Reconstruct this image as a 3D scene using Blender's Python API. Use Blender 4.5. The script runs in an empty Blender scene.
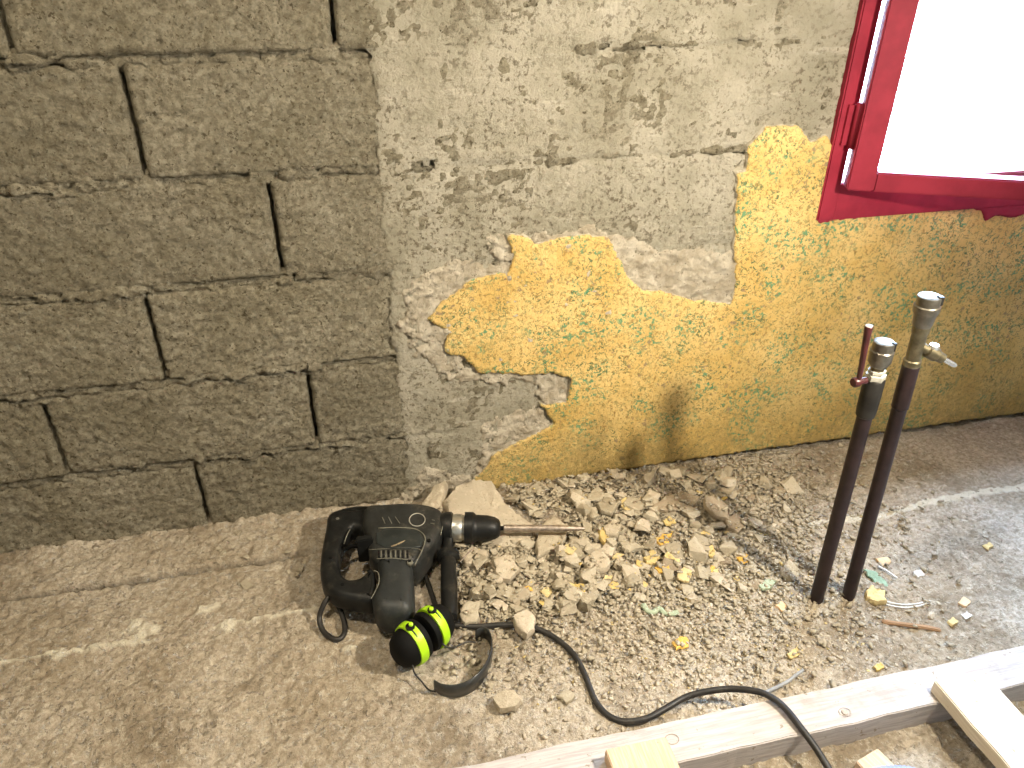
import bpy, bmesh, math, random
import numpy as np
from mathutils import Vector, Matrix
from mathutils.geometry import tessellate_polygon
random.seed(7); RNG = np.random.RandomState(7)
C = bpy.context.scene.collection
SC = bpy.context.scene

# ------------------------------------------------------------------ camera, world, lights, exposure
F_PX, PITCH, ROLL, YAW = 757.06, 0.53544, 0.004092, 0.230034
CAM = np.array([0.0, -1.42785, 1.15786])
_fw = np.array([math.sin(YAW)*math.cos(PITCH), math.cos(YAW)*math.cos(PITCH), -math.sin(PITCH)])
_rt = np.array([math.cos(YAW), -math.sin(YAW), 0.0])
_up = np.cross(_rt, _fw)
_c, _s = math.cos(ROLL), math.sin(ROLL)
_r2 = _c*_rt + _s*_up; _u2 = -_s*_rt + _c*_up
cd = bpy.data.cameras.new('camera'); cam = bpy.data.objects.new('camera', cd); C.objects.link(cam)
cd.sensor_width = 36; cd.lens = 36*F_PX/1024; cd.clip_start = 0.01
M = Matrix.Identity(4)
for i in range(3):
    M[i][0], M[i][1], M[i][2], M[i][3] = _r2[i], _u2[i], -_fw[i], CAM[i]
cam.matrix_world = M
SC.camera = cam
SC.view_settings.view_transform = 'Standard'; SC.view_settings.look = 'None'
SC.view_settings.gamma = 1; SC.view_settings.use_curve_mapping = False
SC.view_settings.exposure = 0.28
SC.cycles.use_denoising = True
SC.cycles.max_bounces = 6; SC.cycles.diffuse_bounces = 4

w = bpy.data.worlds.new('sky'); SC.world = w; w.use_nodes = True
w.node_tree.nodes['Background'].inputs[0].default_value = (0.50, 0.68, 1.0, 1)
w.node_tree.nodes['Background'].inputs[1].default_value = 60.0

def area(name, loc, target, size, power, col, portal=False, size_y=None, spread=None):
    l = bpy.data.lights.new(name, 'AREA'); l.size = size; l.energy = power; l.color = col
    if size_y: l.shape = 'RECTANGLE'; l.size_y = size_y
    if spread: l.spread = spread
    if portal: l.cycles.is_portal = True
    o = bpy.data.objects.new(name, l); C.objects.link(o); o.location = loc
    o.rotation_euler = (Vector(target)-Vector(loc)).to_track_quat('-Z', 'Y').to_euler()
    return o
area('window_portal', (1.5, 0.24, 1.2), (1.5, -1, 1.2), 0.95, 1, (1, 1, 1), portal=True, size_y=1.2)
def spot(name, loc, target, radius, power, col, cone):
    l = bpy.data.lights.new(name, 'SPOT'); l.shadow_soft_size = radius; l.energy = power; l.color = col
    l.spot_size = math.radians(cone); l.spot_blend = 1.0
    o = bpy.data.objects.new(name, l); C.objects.link(o); o.location = loc
    o.rotation_euler = (Vector(target)-Vector(loc)).to_track_quat('-Z', 'Y').to_euler()
spot('work_lamp', (1.05, -1.00, 1.12), (-0.45, -0.05, 0.48), 0.035, 112, (1.0, 0.89, 0.71), 162)
area('ceiling_fill', (-0.35, -0.80, 2.32), (-0.35, -0.8, 0), 0.12, 25, (1.0, 0.86, 0.64))  # added overhead fill to lift the left wall and floor, no fixture modelled

# ------------------------------------------------------------------ measuring helpers: pixel of the photo -> point on a plane
def ray(px, py):
    x, y = (px-512)/F_PX, -(py-384)/F_PX
    x, y = _c*x - _s*y, _s*x + _c*y
    return _fw + x*_rt + y*_up
def fz(px, py, z=0.0):
    d = ray(px, py); return CAM + (z-CAM[2])/d[2]*d
def wl(px, py, y=0.0):
    d = ray(px, py); p = CAM + (y-CAM[1])/d[1]*d; return p[0], p[2]

# ------------------------------------------------------------------ noise
def vnoise(x, y, seed=0):
    x = np.asarray(x, float) + 1000; y = np.asarray(y, float) + 1000
    xi = np.floor(x).astype(np.int64); yi = np.floor(y).astype(np.int64)
    xf = x-xi; yf = y-yi
    xf = xf*xf*xf*(xf*(xf*6-15)+10); yf = yf*yf*yf*(yf*(yf*6-15)+10)
    def h(a, b):
        n = (a*374761393 + b*668265263 + seed*974634777) & 0xffffffff
        n = ((n ^ (n >> 13))*1274126177) & 0xffffffff
        return ((n ^ (n >> 16)) & 0xffff)/65535.0
    return ((h(xi, yi)*(1-xf)+h(xi+1, yi)*xf)*(1-yf) + (h(xi, yi+1)*(1-xf)+h(xi+1, yi+1)*xf)*yf)*2-1
def fbm(x, y, scale, octv=4, seed=0, gain=0.55):
    t = 0; a = 1; n = 0
    for i in range(octv):
        t = t + a*vnoise(x/scale*2**i, y/scale*2**i, seed+i*17); n += a; a *= gain
    return t/n
def sstep(e0, e1, x):
    t = np.clip((x-e0)/(e1-e0), 0, 1); return t*t*(3-2*t)

# ------------------------------------------------------------------ materials
MATS = {}
class NT:
    def __init__(s, name):
        s.m = bpy.data.materials.new(name); s.m.use_nodes = True; s.t = s.m.node_tree
        s.b = s.t.nodes['Principled BSDF']; s.b.inputs['Specular IOR Level'].default_value = 0.04
        g = s.n('ShaderNodeNewGeometry'); s.pos = g.outputs['Position']
        tc = s.n('ShaderNodeTexCoord'); s.obj = tc.outputs['Object']
        MATS[name] = s.m
    def n(s, ty, **kw):
        o = s.t.nodes.new(ty)
        for k, v in kw.items(): setattr(o, k, v)
        return o
    def L(s, a, b): s.t.links.new(a, b)
    def sv(s, sock, v):
        if hasattr(v, 'is_linked') or hasattr(v, 'links'): s.L(v, sock)
        else:
            if isinstance(v, tuple) and len(v) == 3 and len(sock.default_value) == 4: v = v+(1,)
            sock.default_value = v
    def map(s, vec, scale=(1, 1, 1), rot=(0, 0, 0)):
        o = s.n('ShaderNodeMapping'); s.L(vec, o.inputs[0]); o.inputs['Scale'].default_value = scale; o.inputs['Rotation'].default_value = rot
        return o.outputs[0]
    def noise(s, scale, detail=5, rough=0.6, vec=None, dist=0):
        o = s.n('ShaderNodeTexNoise'); s.L(vec or s.pos, o.inputs['Vector'])
        o.inputs['Scale'].default_value = scale; o.inputs['Detail'].default_value = detail
        o.inputs['Roughness'].default_value = rough; o.inputs['Distortion'].default_value = dist
        return o.outputs[0]
    def vor(s, scale, vec=None, feat='F1'):
        o = s.n('ShaderNodeTexVoronoi', feature=feat); s.L(vec or s.pos, o.inputs['Vector']); o.inputs['Scale'].default_value = scale
        return o.outputs[0]
    def ramp(s, v, a, b, lo=0.0, hi=1.0):
        o = s.n('ShaderNodeMapRange'); s.L(v, o.inputs[0]); o.interpolation_type = 'SMOOTHSTEP'
        for i, k in enumerate((a, b, lo, hi)): o.inputs[i+1].default_value = k
        return o.outputs[0]
    def math(s, op, a, b=0.0):
        o = s.n('ShaderNodeMath', operation=op); s.sv(o.inputs[0], a); s.sv(o.inputs[1], b); return o.outputs[0]
    def mix(s, f, a, b):
        o = s.n('ShaderNodeMix', data_type='RGBA'); s.sv(o.inputs[0], f); s.sv(o.inputs[6], a); s.sv(o.inputs[7], b)
        return o.outputs[2]
    def attr(s, name):
        o = s.n('ShaderNodeAttribute', attribute_name=name); return o.outputs['Fac']
    def bump(s, h, dist, strength=1.0, prev=None):
        o = s.n('ShaderNodeBump'); s.L(h, o.inputs['Height']); o.inputs['Distance'].default_value = dist; o.inputs['Strength'].default_value = strength
        if prev is not None: s.L(prev, o.inputs['Normal'])
        return o.outputs[0]
    def fin(s, col, rough=0.9, nrm=None, metal=0.0, spec=None):
        s.sv(s.b.inputs['Base Color'], col); s.sv(s.b.inputs['Roughness'], rough); s.b.inputs['Metallic'].default_value = metal
        if spec is not None: s.b.inputs['Specular IOR Level'].default_value = spec
        if nrm is not None: s.L(nrm, s.b.inputs['Normal'])
        return s.m

def rnd_of(s):
    return s.n('ShaderNodeObjectInfo').outputs['Random']

def mat_block():
    s = NT('concrete_block'); r = rnd_of(s)
    c = s.mix(s.ramp(s.noise(5, 5), 0.3, 0.7), (0.36, 0.32, 0.225), (0.52, 0.47, 0.36))
    c = s.mix(s.ramp(r, 0, 1, 0, 0.35), c, (0.25, 0.225, 0.17))
    c = s.mix(s.ramp(s.noise(60, 4, 0.7), 0.55, 0.75, 0, 0.6), c, (0.50, 0.46, 0.37))
    c = s.mix(s.ramp(s.noise(110, 3, 0.7), 0.57, 0.66, 0, 0.85), c, (0.10, 0.08, 0.05))
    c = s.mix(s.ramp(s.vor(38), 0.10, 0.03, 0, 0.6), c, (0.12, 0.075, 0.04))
    c = s.mix(s.ramp(s.noise(85, 5, 0.75), 0.40, 0.62, 0.55, 0), c, (0.15, 0.125, 0.08))
    n1 = s.bump(s.noise(90, 6, 0.78), 0.018, 1.0)
    n2 = s.bump(s.ramp(s.noise(160, 3, 0.6), 0.57, 0.64, 1, 0), 0.010, 1.0, n1)
    return s.fin(c, 0.95, n2)
def mat_mortar(name='mortar', a=(0.30, 0.26, 0.18), b=(0.44, 0.40, 0.31)):
    s = NT(name)
    c = s.mix(s.ramp(s.noise(30, 5), 0.35, 0.65), a, b)
    c = s.mix(s.ramp(s.noise(120, 3, 0.7), 0.58, 0.7, 0, 0.7), c, (0.14, 0.11, 0.07))
    return s.fin(c, 0.95, s.bump(s.noise(90, 6, 0.75), 0.014, 1.0))
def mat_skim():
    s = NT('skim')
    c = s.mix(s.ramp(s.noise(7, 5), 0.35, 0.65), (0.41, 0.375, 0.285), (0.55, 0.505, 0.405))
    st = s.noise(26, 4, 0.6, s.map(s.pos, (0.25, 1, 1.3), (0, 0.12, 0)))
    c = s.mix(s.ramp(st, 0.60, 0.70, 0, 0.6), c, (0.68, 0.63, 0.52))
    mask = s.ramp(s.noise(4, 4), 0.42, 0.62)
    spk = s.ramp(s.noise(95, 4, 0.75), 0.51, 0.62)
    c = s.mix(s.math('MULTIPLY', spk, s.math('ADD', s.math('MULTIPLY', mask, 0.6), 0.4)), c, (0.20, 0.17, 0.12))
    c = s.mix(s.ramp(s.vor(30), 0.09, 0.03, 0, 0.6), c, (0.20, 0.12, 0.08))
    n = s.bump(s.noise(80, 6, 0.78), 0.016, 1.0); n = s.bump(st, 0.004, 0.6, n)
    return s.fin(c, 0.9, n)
def mat_yellow():
    s = NT('yellow_paint')
    c = s.mix(s.ramp(s.noise(6, 5), 0.35, 0.65), (0.54, 0.355, 0.105), (0.65, 0.46, 0.175))
    # dulled, dirtier towards where old stains lie
    c = s.mix(s.ramp(s.noise(3.2, 6, 0.6), 0.50, 0.68, 0, 0.45), c, (0.50, 0.35, 0.13))
    p = s.map(s.pos, (1, 1, 1), (0, 0.3, 0))
    curl = s.ramp(s.math('ABSOLUTE', s.math('SUBTRACT', s.noise(75, 2, 0.5, p, 1.2), 0.5)), 0.055, 0.020)
    brk = s.ramp(s.noise(95, 2), 0.45, 0.53)
    clus = s.ramp(s.noise(11, 3, 0.6), 0.42, 0.60)
    g = s.math('MULTIPLY', s.math('MULTIPLY', curl, brk), s.ramp(clus, 0, 1, 0.55, 1.0))
    c = s.mix(g, c, (0.11, 0.15, 0.06))
    teal = s.math('MULTIPLY', s.ramp(s.noise(120, 3, 0.6, s.map(s.pos, (1, 1, 1), (0.3, 0.5, 0))), 0.535, 0.58), s.ramp(s.noise(9, 3, 0.6), 0.49, 0.58))
    c = s.mix(s.math('MULTIPLY', teal, 0.85), c, (0.05, 0.23, 0.12))
    c = s.mix(s.ramp(s.noise(130, 3, 0.7), 0.57, 0.63, 0, 0.75), c, (0.25, 0.15, 0.04))
    # peeled freckles
    pt = s.math('MULTIPLY', s.ramp(s.noise(55, 3, 0.6), 0.63, 0.67), s.ramp(s.noise(5, 2), 0.42, 0.55))
    c = s.mix(s.math('MULTIPLY', pt, 0.8), c, (0.24, 0.17, 0.10))
    # grime band along the foot of the wall
    sep = s.n('ShaderNodeSeparateXYZ'); s.L(s.pos, sep.inputs[0])
    gr = s.math('MULTIPLY', s.ramp(sep.outputs[2], 0.26, 0.0), s.ramp(s.noise(60, 5, 0.7), 0.32, 0.60))
    c = s.mix(s.math('MULTIPLY', gr, 0.65), c, (0.30, 0.22, 0.08))
    e = s.ramp(s.attr('sd'), 0.0030, 0.0018)
    body = s.mix(s.ramp(s.noise(70, 4), 0.4, 0.6), (0.30, 0.26, 0.19), (0.46, 0.42, 0.33))
    c = s.mix(e, c, body)
    n = s.bump(s.noise(70, 5, 0.7), 0.006, 0.9); n = s.bump(g, -0.0010, 0.4, n)
    return s.fin(c, s.ramp(e, 0, 1, 0.55, 0.95), n, spec=0.35)
def mat_floor():
    s = NT('floor_screed')
    c = s.mix(s.ramp(s.noise(4, 5), 0.35, 0.65), (0.46, 0.385, 0.285), (0.64, 0.56, 0.45))
    c = s.mix(s.ramp(s.noise(3.1, 6, 0.7), 0.50, 0.60, 0, 0.6), c, (0.24, 0.19, 0.13))
    c = s.mix(s.ramp(s.noise(60, 5, 0.75), 0.50, 0.62, 0, 0.75), c, (0.70, 0.63, 0.51))
    rm = s.ramp(s.noise(6, 4), 0.42, 0.58)
    c = s.mix(s.math('MULTIPLY', rm, s.ramp(s.noise(120, 2, 0.5), 0.55, 0.68, 0, 0.6)), c, (0.18, 0.14, 0.085))  # dark specks follow the bumped pits below, shading the hollows by colour
    c = s.mix(s.ramp(s.noise(95, 5, 0.75), 0.38, 0.62, 0.5, 0), c, (0.20, 0.155, 0.10))
    c = s.mix(s.attr('streak'), c, (0.76, 0.70, 0.56))
    c = s.mix(s.attr('crack'), c, (0.05, 0.04, 0.028))
    n = s.bump(s.noise(85, 5, 0.72), 0.011, 1.0)
    n = s.bump(s.ramp(s.noise(120, 2, 0.5), 0.57, 0.66, 1, 0), 0.002, 1.0, n)
    return s.fin(c, 0.92, n)
def mat_rubble(name, a, b, bs=90):
    s = NT(name); r = rnd_of(s)
    c = s.mix(r, a, b)
    c = s.mix(s.ramp(s.noise(60, 4, 0.7), 0.5, 0.7, 0, 0.5), c, tuple(min(1, v*1.3) for v in b))
    c = s.mix(s.ramp(s.noise(150, 3, 0.7), 0.60, 0.7, 0, 0.5), c, tuple(v*0.4 for v in a))
    return s.fin(c, 0.95, s.bump(s.noise(bs, 5, 0.7), 0.006, 0.7))
def mat_plain(name, col, rough=0.5, metal=0.0, var=0.12, scale=40, bump=0.0, spec=0.4, dust=0.0):
    s = NT(name)
    c = s.mix(s.ramp(s.noise(scale, 4), 0.3, 0.7), tuple(v*(1-var) for v in col), tuple(min(1, v*(1+var)) for v in col))
    if dust:
        d = s.ramp(s.noise(28, 6, 0.75), 0.50, 0.78, 0, dust)
        c = s.mix(d, c, (0.36, 0.32, 0.24))
    return s.fin(c, rough, s.bump(s.noise(scale*2, 4), bump or 0.0005, 0.5) , metal, spec)
def mat_wood(name, a, b, dirt=0.3):
    s = NT(name)
    g = s.noise(14, 4, 0.6, s.map(s.obj, (1.0, 16, 16)), 0.3)
    c = s.mix(s.ramp(g, 0.35, 0.65), a, b)
    c = s.mix(s.ramp(s.noise(9, 5, 0.65), 0.50, 0.68, 0, dirt), c, (0.34, 0.31, 0.28))
    c = s.mix(s.ramp(s.noise(70, 3, 0.6), 0.66, 0.72, 0, 0.7), c, (0.22, 0.17, 0.11))
    return s.fin(c, 0.7, s.bump(g, 0.002, 0.5))
def mat_redpaint():
    s = NT('red_paint')
    c = s.mix(s.ramp(s.noise(12, 4), 0.35, 0.65), (0.21, 0.012, 0.028), (0.27, 0.018, 0.038))
    c = s.mix(s.ramp(s.noise(60, 4, 0.7), 0.66, 0.74, 0, 0.6), c, (0.20, 0.02, 0.03))
    return s.fin(c, 0.6, s.bump(s.noise(20, 3), 0.002, 0.4), spec=0.25)
mat_block(); mat_mortar(); mat_skim(); mat_yellow(); mat_floor(); mat_redpaint()
mat_mortar('base_coat', (0.46, 0.395, 0.295), (0.66, 0.59, 0.47))
mat_rubble('rubble_grey', (0.33, 0.285, 0.205), (0.46, 0.405, 0.31))
mat_rubble('rubble_pale', (0.42, 0.36, 0.265), (0.53, 0.46, 0.36))
mat_rubble('rubble_brown', (0.24, 0.19, 0.13), (0.34, 0.28, 0.20))
mat_rubble('chip_yellow', (0.52, 0.38, 0.13), (0.62, 0.50, 0.27))
mat_rubble('chip_orange', (0.60, 0.36, 0.08), (0.68, 0.44, 0.13))
mat_rubble('chip_peach', (0.72, 0.48, 0.28), (0.78, 0.56, 0.36))
mat_rubble('chip_mint', (0.36, 0.42, 0.30), (0.44, 0.50, 0.38))
mat_rubble('chip_teal', (0.26, 0.38, 0.28), (0.34, 0.46, 0.34))
mat_rubble('chip_white', (0.62, 0.60, 0.56), (0.74, 0.72, 0.68))
mat_plain('plain_render', (0.50, 0.46, 0.38), 0.9, var=0.15, scale=6)
mat_plain('black_plastic', (0.008, 0.0085, 0.0085), 0.45, var=0.3, dust=0.10, spec=0.28)
mat_plain('grey_housing', (0.020, 0.021, 0.020), 0.45, var=0.3, dust=0.28)
mat_plain('motor_plastic', (0.022, 0.025, 0.026), 0.5, var=0.15, dust=0.12)
mat_plain('label_panel', (0.022, 0.026, 0.026), 0.3, var=0.2, dust=0.10)
mat_plain('ring_pale', (0.34, 0.33, 0.28), 0.7, var=0.1)
mat_plain('dust_line', (0.15, 0.145, 0.115), 0.8, var=0.3)
mat_plain('smear', (0.24, 0.19, 0.12), 0.8, var=0.5, scale=200)
mat_plain('steel', (0.55, 0.54, 0.50), 0.32, 0.9, var=0.15, spec=0.5)
mat_plain('bit_steel', (0.36, 0.30, 0.25), 0.42, 0.75, var=0.35, scale=80)
mat_plain('hivis_green', (0.42, 0.74, 0.015), 0.40, var=0.03, spec=0.5)
mat_plain('foam_black', (0.005, 0.005, 0.005), 0.7, var=0.2, spec=0.15)
mat_plain('band_black', (0.028, 0.029, 0.028), 0.28, var=0.3, dust=0.15, spec=0.6)
mat_plain('cord_rubber', (0.022, 0.020, 0.018), 0.45, var=0.3, dust=0.15)
mat_plain('pipe_brown', (0.022, 0.012, 0.012), 0.42, 0.2, var=0.35, scale=30, bump=0.001)
mat_plain('coupling_dark', (0.024, 0.022, 0.019), 0.5, 0.4, var=0.3)
mat_plain('brass', (0.17, 0.145, 0.09), 0.42, 0.8, var=0.3, scale=60)
mat_plain('brass_cap', (0.17, 0.155, 0.125), 0.36, 0.8, var=0.25, scale=60)
mat_plain('chrome', (0.75, 0.75, 0.74), 0.22, 0.9, var=0.05)
mat_plain('white_ring', (0.40, 0.385, 0.33), 0.5, var=0.2)
mat_plain('red_lever', (0.055, 0.014, 0.014), 0.35, var=0.3)
mat_plain('white_plastic', (0.78, 0.78, 0.76), 0.4, var=0.05)
mat_plain('cable_grey', (0.28, 0.29, 0.30), 0.5, var=0.1)
mat_plain('hose_blue', (0.30, 0.36, 0.55), 0.6, var=0.1)
mat_wood('board_wood', (0.40, 0.365, 0.35), (0.52, 0.48, 0.46), 0.8)
mat_wood('plank_wood', (0.62, 0.53, 0.40), (0.72, 0.64, 0.50), 0.12)
mat_wood('offcut_wood', (0.56, 0.40, 0.27), (0.66, 0.50, 0.36), 0.15)
mat_wood('stick_wood', (0.26, 0.16, 0.09), (0.42, 0.27, 0.16), 0.15)
mat_plain('knot_dark', (0.40, 0.33, 0.27), 0.7, var=0.3, scale=150)
def mat_glass():
    s = NT('pane_glass'); s.b.inputs['Transmission Weight'].default_value = 1.0
    s.b.inputs['IOR'].default_value = 1.45; s.b.inputs['Roughness'].default_value = 0.0
    t = s.n('ShaderNodeBsdfTransparent'); t.inputs[0].default_value = (0.93, 0.96, 0.95, 1)
    g = s.n('ShaderNodeBsdfGlossy'); g.inputs['Roughness'].default_value = 0.02
    m = s.n('ShaderNodeMixShader'); m.inputs[0].default_value = 0.06
    s.L(t.outputs[0], m.inputs[1]); s.L(g.outputs[0], m.inputs[2])
    s.L(m.outputs[0], s.t.nodes['Material Output'].inputs[0])
mat_glass()

# ------------------------------------------------------------------ object helpers
def link(name, me, mat, parent=None, smooth=False):
    o = bpy.data.objects.new(name, me); C.objects.link(o)
    if mat: me.materials.append(MATS[mat])
    if parent: 
        o.parent = parent
        if parent.location.length > 0: o.matrix_parent_inverse = Matrix.Translation(-parent.location)
    if smooth and len(me.polygons): me.polygons.foreach_set('use_smooth', [True]*len(me.polygons))
    return o
def from_np(name, V, Fc, mat, parent=None, smooth=True, attrs=None):
    me = bpy.data.meshes.new(name); V = np.asarray(V, np.float32); Fc = np.asarray(Fc, np.int32)
    me.vertices.add(len(V)); me.vertices.foreach_set('co', V.ravel())
    k = Fc.shape[1]; me.loops.add(Fc.size); me.loops.foreach_set('vertex_index', Fc.ravel())
    me.polygons.add(len(Fc)); me.polygons.foreach_set('loop_start', np.arange(0, Fc.size, k, dtype=np.int32))
    me.update(calc_edges=True); me.validate()
    for an, av in (attrs or {}).items():
        a = me.attributes.new(an, 'FLOAT', 'POINT'); a.data.foreach_set('value', np.asarray(av, np.float32))
    return link(name, me, mat, parent, smooth)
def from_bm(name, bm, mat, parent=None, smooth=False):
    me = bpy.data.meshes.new(name); bmesh.ops.recalc_face_normals(bm, faces=bm.faces[:]); bm.to_mesh(me); bm.free()
    return link(name, me, mat, parent, smooth)
def tag(o, label, cat, group=None):
    o['label'] = label; o['category'] = cat
    if group: o['group'] = group
    return o
def struct(o): o['kind'] = 'structure'; return o
def empty(name, loc):
    o = bpy.data.objects.new(name, None); C.objects.link(o); o.location = loc; o.empty_display_size = 0.05; return o
def box(name, a, b, mat, parent=None, bevel=0.0, rz=0, ry=0):
    bm = bmesh.new(); bmesh.ops.create_cube(bm, size=1)
    a = Vector(a); b = Vector(b)
    bmesh.ops.scale(bm, vec=b-a, verts=bm.verts)
    if bevel: bmesh.ops.bevel(bm, geom=bm.edges[:], offset=bevel, segments=2, affect='EDGES')
    bmesh.ops.translate(bm, vec=(a+b)/2, verts=bm.verts)
    return from_bm(name, bm, mat, parent)
def tube_mesh(pts, r, seg=10, taper=None, cap=True):
    pts = [Vector(p) for p in pts]; bm = bmesh.new(); rings = []
    n = len(pts); up = Vector((0, 0, 1))
    for i, p in enumerate(pts):
        t = (pts[min(i+1, n-1)]-pts[max(i-1, 0)]).normalized()
        if abs(t.dot(up)) > 0.95: up = Vector((0, 1, 0)) if abs(t.y) < 0.9 else Vector((1, 0, 0))
        s1 = t.cross(up).normalized(); s2 = s1.cross(t).normalized()
        rr = taper[i] if taper else r
        rings.append([bm.verts.new(p + (s1*math.cos(a)+s2*math.sin(a))*rr) for a in [2*math.pi*k/seg for k in range(seg)]])
    for a, b in zip(rings, rings[1:]):
        for k in range(seg): bm.faces.new((a[k], a[(k+1) % seg], b[(k+1) % seg], b[k]))
    if cap: bm.faces.new(rings[0][::-1]); bm.faces.new(rings[-1])
    return bm
def smooth_path(pts, sub=6):
    P = [np.array(p, float) for p in pts]; P = [2*P[0]-P[1]]+P+[2*P[-1]-P[-2]]; out = []
    for i in range(1, len(P)-2):
        for k in range(sub):
            t = k/sub
            out.append(0.5*((2*P[i])+(-P[i-1]+P[i+1])*t+(2*P[i-1]-5*P[i]+4*P[i+1]-P[i+2])*t*t+(-P[i-1]+3*P[i]-3*P[i+1]+P[i+2])*t**3))
    out.append(P[-2]); return [tuple(p) for p in out]
def lathe(name, p0, axis, prof, mat, parent=None, seg=28, squash=1.0, smooth=True):
    """prof: list of (t along axis, radius)"""
    p0 = Vector(p0); a = Vector(axis).normalized()
    u = a.cross(Vector((0, 0, 1)));
    if u.length < 1e-3: u = Vector((1, 0, 0))
    u.normalize(); v = a.cross(u).normalized()
    bm = bmesh.new(); rings = []
    for t, r in prof:
        rings.append([bm.verts.new(p0 + a*t + (u*math.cos(q)*r*squash + v*math.sin(q)*r)) for q in [2*math.pi*k/seg for k in range(seg)]])
    for A, B in zip(rings, rings[1:]):
        for k in range(seg): bm.faces.new((A[k], A[(k+1) % seg], B[(k+1) % seg], B[k]))
    bm.faces.new(rings[0][::-1]); bm.faces.new(rings[-1])
    o = from_bm(name, bm, mat, parent, smooth)
    if smooth: 
        md = o.modifiers.new('es', 'EDGE_SPLIT'); md.split_angle = math.radians(40)
    return o
def resample(poly, step):
    out = []
    n = len(poly)
    for i in range(n):
        a = np.array(poly[i], float); b = np.array(poly[(i+1) % n], float); k = max(1, int(np.linalg.norm(b-a)/step))
        for j in range(k): out.append(a+(b-a)*j/k)
    return out
def chaikin(poly, it=2):
    P = [np.array(p, float) for p in poly]
    for _ in range(it):
        Q = []
        for i in range(len(P)):
            a, b = P[i], P[(i+1) % len(P)]; Q += [a*0.75+b*0.25, a*0.25+b*0.75]
        P = Q
    return P
def area2(P): return 0.5*sum(P[i][0]*P[(i+1) % len(P)][1]-P[(i+1) % len(P)][0]*P[i][1] for i in range(len(P)))
def pillow(name, outline, z0, z1, r, mat, parent=None, steps=5, it=2, rb=None):
    """solid of a plan outline, its upper and lower rims rounded by r"""
    P = chaikin(outline, it) if it else [np.array(p, float) for p in outline]
    if area2(P) < 0: P = P[::-1]
    n = len(P); N = []
    for i in range(n):
        d = P[(i+1) % n]-P[i-1]; d = d/(np.linalg.norm(d)+1e-9); N.append(np.array([-d[1], d[0]]))
    bm = bmesh.new(); rings = []
    rb = r if rb is None else rb
    lv = [(rb*(1-math.sin(q)), z0+rb*(1-math.cos(q))) for q in [math.pi/2*k/steps for k in range(steps+1)]]
    lv += [(r*(1-math.cos(q)), z1-r+r*math.sin(q)) for q in [math.pi/2*k/steps for k in range(steps+1)]]
    for off, z in lv: rings.append([bm.verts.new((P[i][0]+N[i][0]*off, P[i][1]+N[i][1]*off, z)) for i in range(n)])
    for A, B in zip(rings, rings[1:]):
        for k in range(n): bm.faces.new((A[k], A[(k+1) % n], B[(k+1) % n], B[k]))
    for rg_ in (rings[0], rings[-1]):
        for t in tessellate_polygon([[v.co for v in rg_]]):
            try: bm.faces.new([rg_[i] for i in t])
            except ValueError: pass
    return from_bm(name, bm, mat, parent, True)
def sdist(X, Y, poly):
    """signed distance, positive inside"""
    poly = np.asarray(poly, float); D = np.full(X.shape, 1e9); ins = np.zeros(X.shape, bool)
    for i in range(len(poly)):
        a = poly[i]; b = poly[(i+1) % len(poly)]; e = b-a
        t = np.clip(((X-a[0])*e[0]+(Y-a[1])*e[1])/(e@e+1e-12), 0, 1)
        D = np.minimum(D, np.hypot(X-a[0]-t*e[0], Y-a[1]-t*e[1]))
        c = ((a[1] > Y) != (b[1] > Y)); ins ^= c & (X < (b[0]-a[0])*(Y-a[1])/(b[1]-a[1]+1e-12)+a[0])
    return np.where(ins, D, -D)
def coat(name, polys, cell, front, mat, parent, jag=0.006, jscale=0.03, seed=0, base=0.0015, holes=None, bounds=None, rim=0.005):
    """a layer on the back wall (plane y=0): front(X,Z) gives its height off the wall"""
    A = np.array([p for q in polys for p in q]); x0, z0 = A.min(0)-jag*2; x1, z1 = A.max(0)+jag*2
    if bounds: x0, x1, z0, z1 = bounds
    X, Z = np.meshgrid(np.arange(x0, x1, cell), np.arange(z0, z1, cell), indexing='ij')
    S = np.full(X.shape, -1e9)
    for q in polys: S = np.maximum(S, sdist(X, Z, q))
    S = S + jag*fbm(X, Z, jscale, 4, seed, 0.6)
    if holes is not None: S = np.minimum(S, holes(X, Z))
    gx, gz = np.gradient(S, cell); g2 = gx*gx+gz*gz+1e-6
    out = (S < 0); mv = out & (S > -cell*1.8)
    k = np.where(mv, -S/g2, 0); k = np.clip(k, -cell*0.8/np.sqrt(g2), cell*0.8/np.sqrt(g2))
    X2 = X+gx*k; Z2 = Z+gz*k
    h = front(X, Z)*np.clip(S/rim, 0, 1)**0.5
    Y = -h + np.where(out, base, 0)
    nx, nz = X.shape; idx = np.arange(nx*nz).reshape(nx, nz)
    inn = ~out; keep = inn[:-1, :-1] | inn[1:, :-1] | inn[:-1, 1:] | inn[1:, 1:]
    q = np.stack([idx[:-1, :-1], idx[1:, :-1], idx[1:, 1:], idx[:-1, 1:]], -1)[keep]
    used = np.unique(q); rm = -np.ones(nx*nz, int); rm[used] = np.arange(len(used))
    V = np.stack([X2, Y, Z2], -1).reshape(-1, 3)[used]
    return from_np(name, V, rm[q], mat, parent, True, {'sd': S.reshape(-1)[used]})

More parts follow.
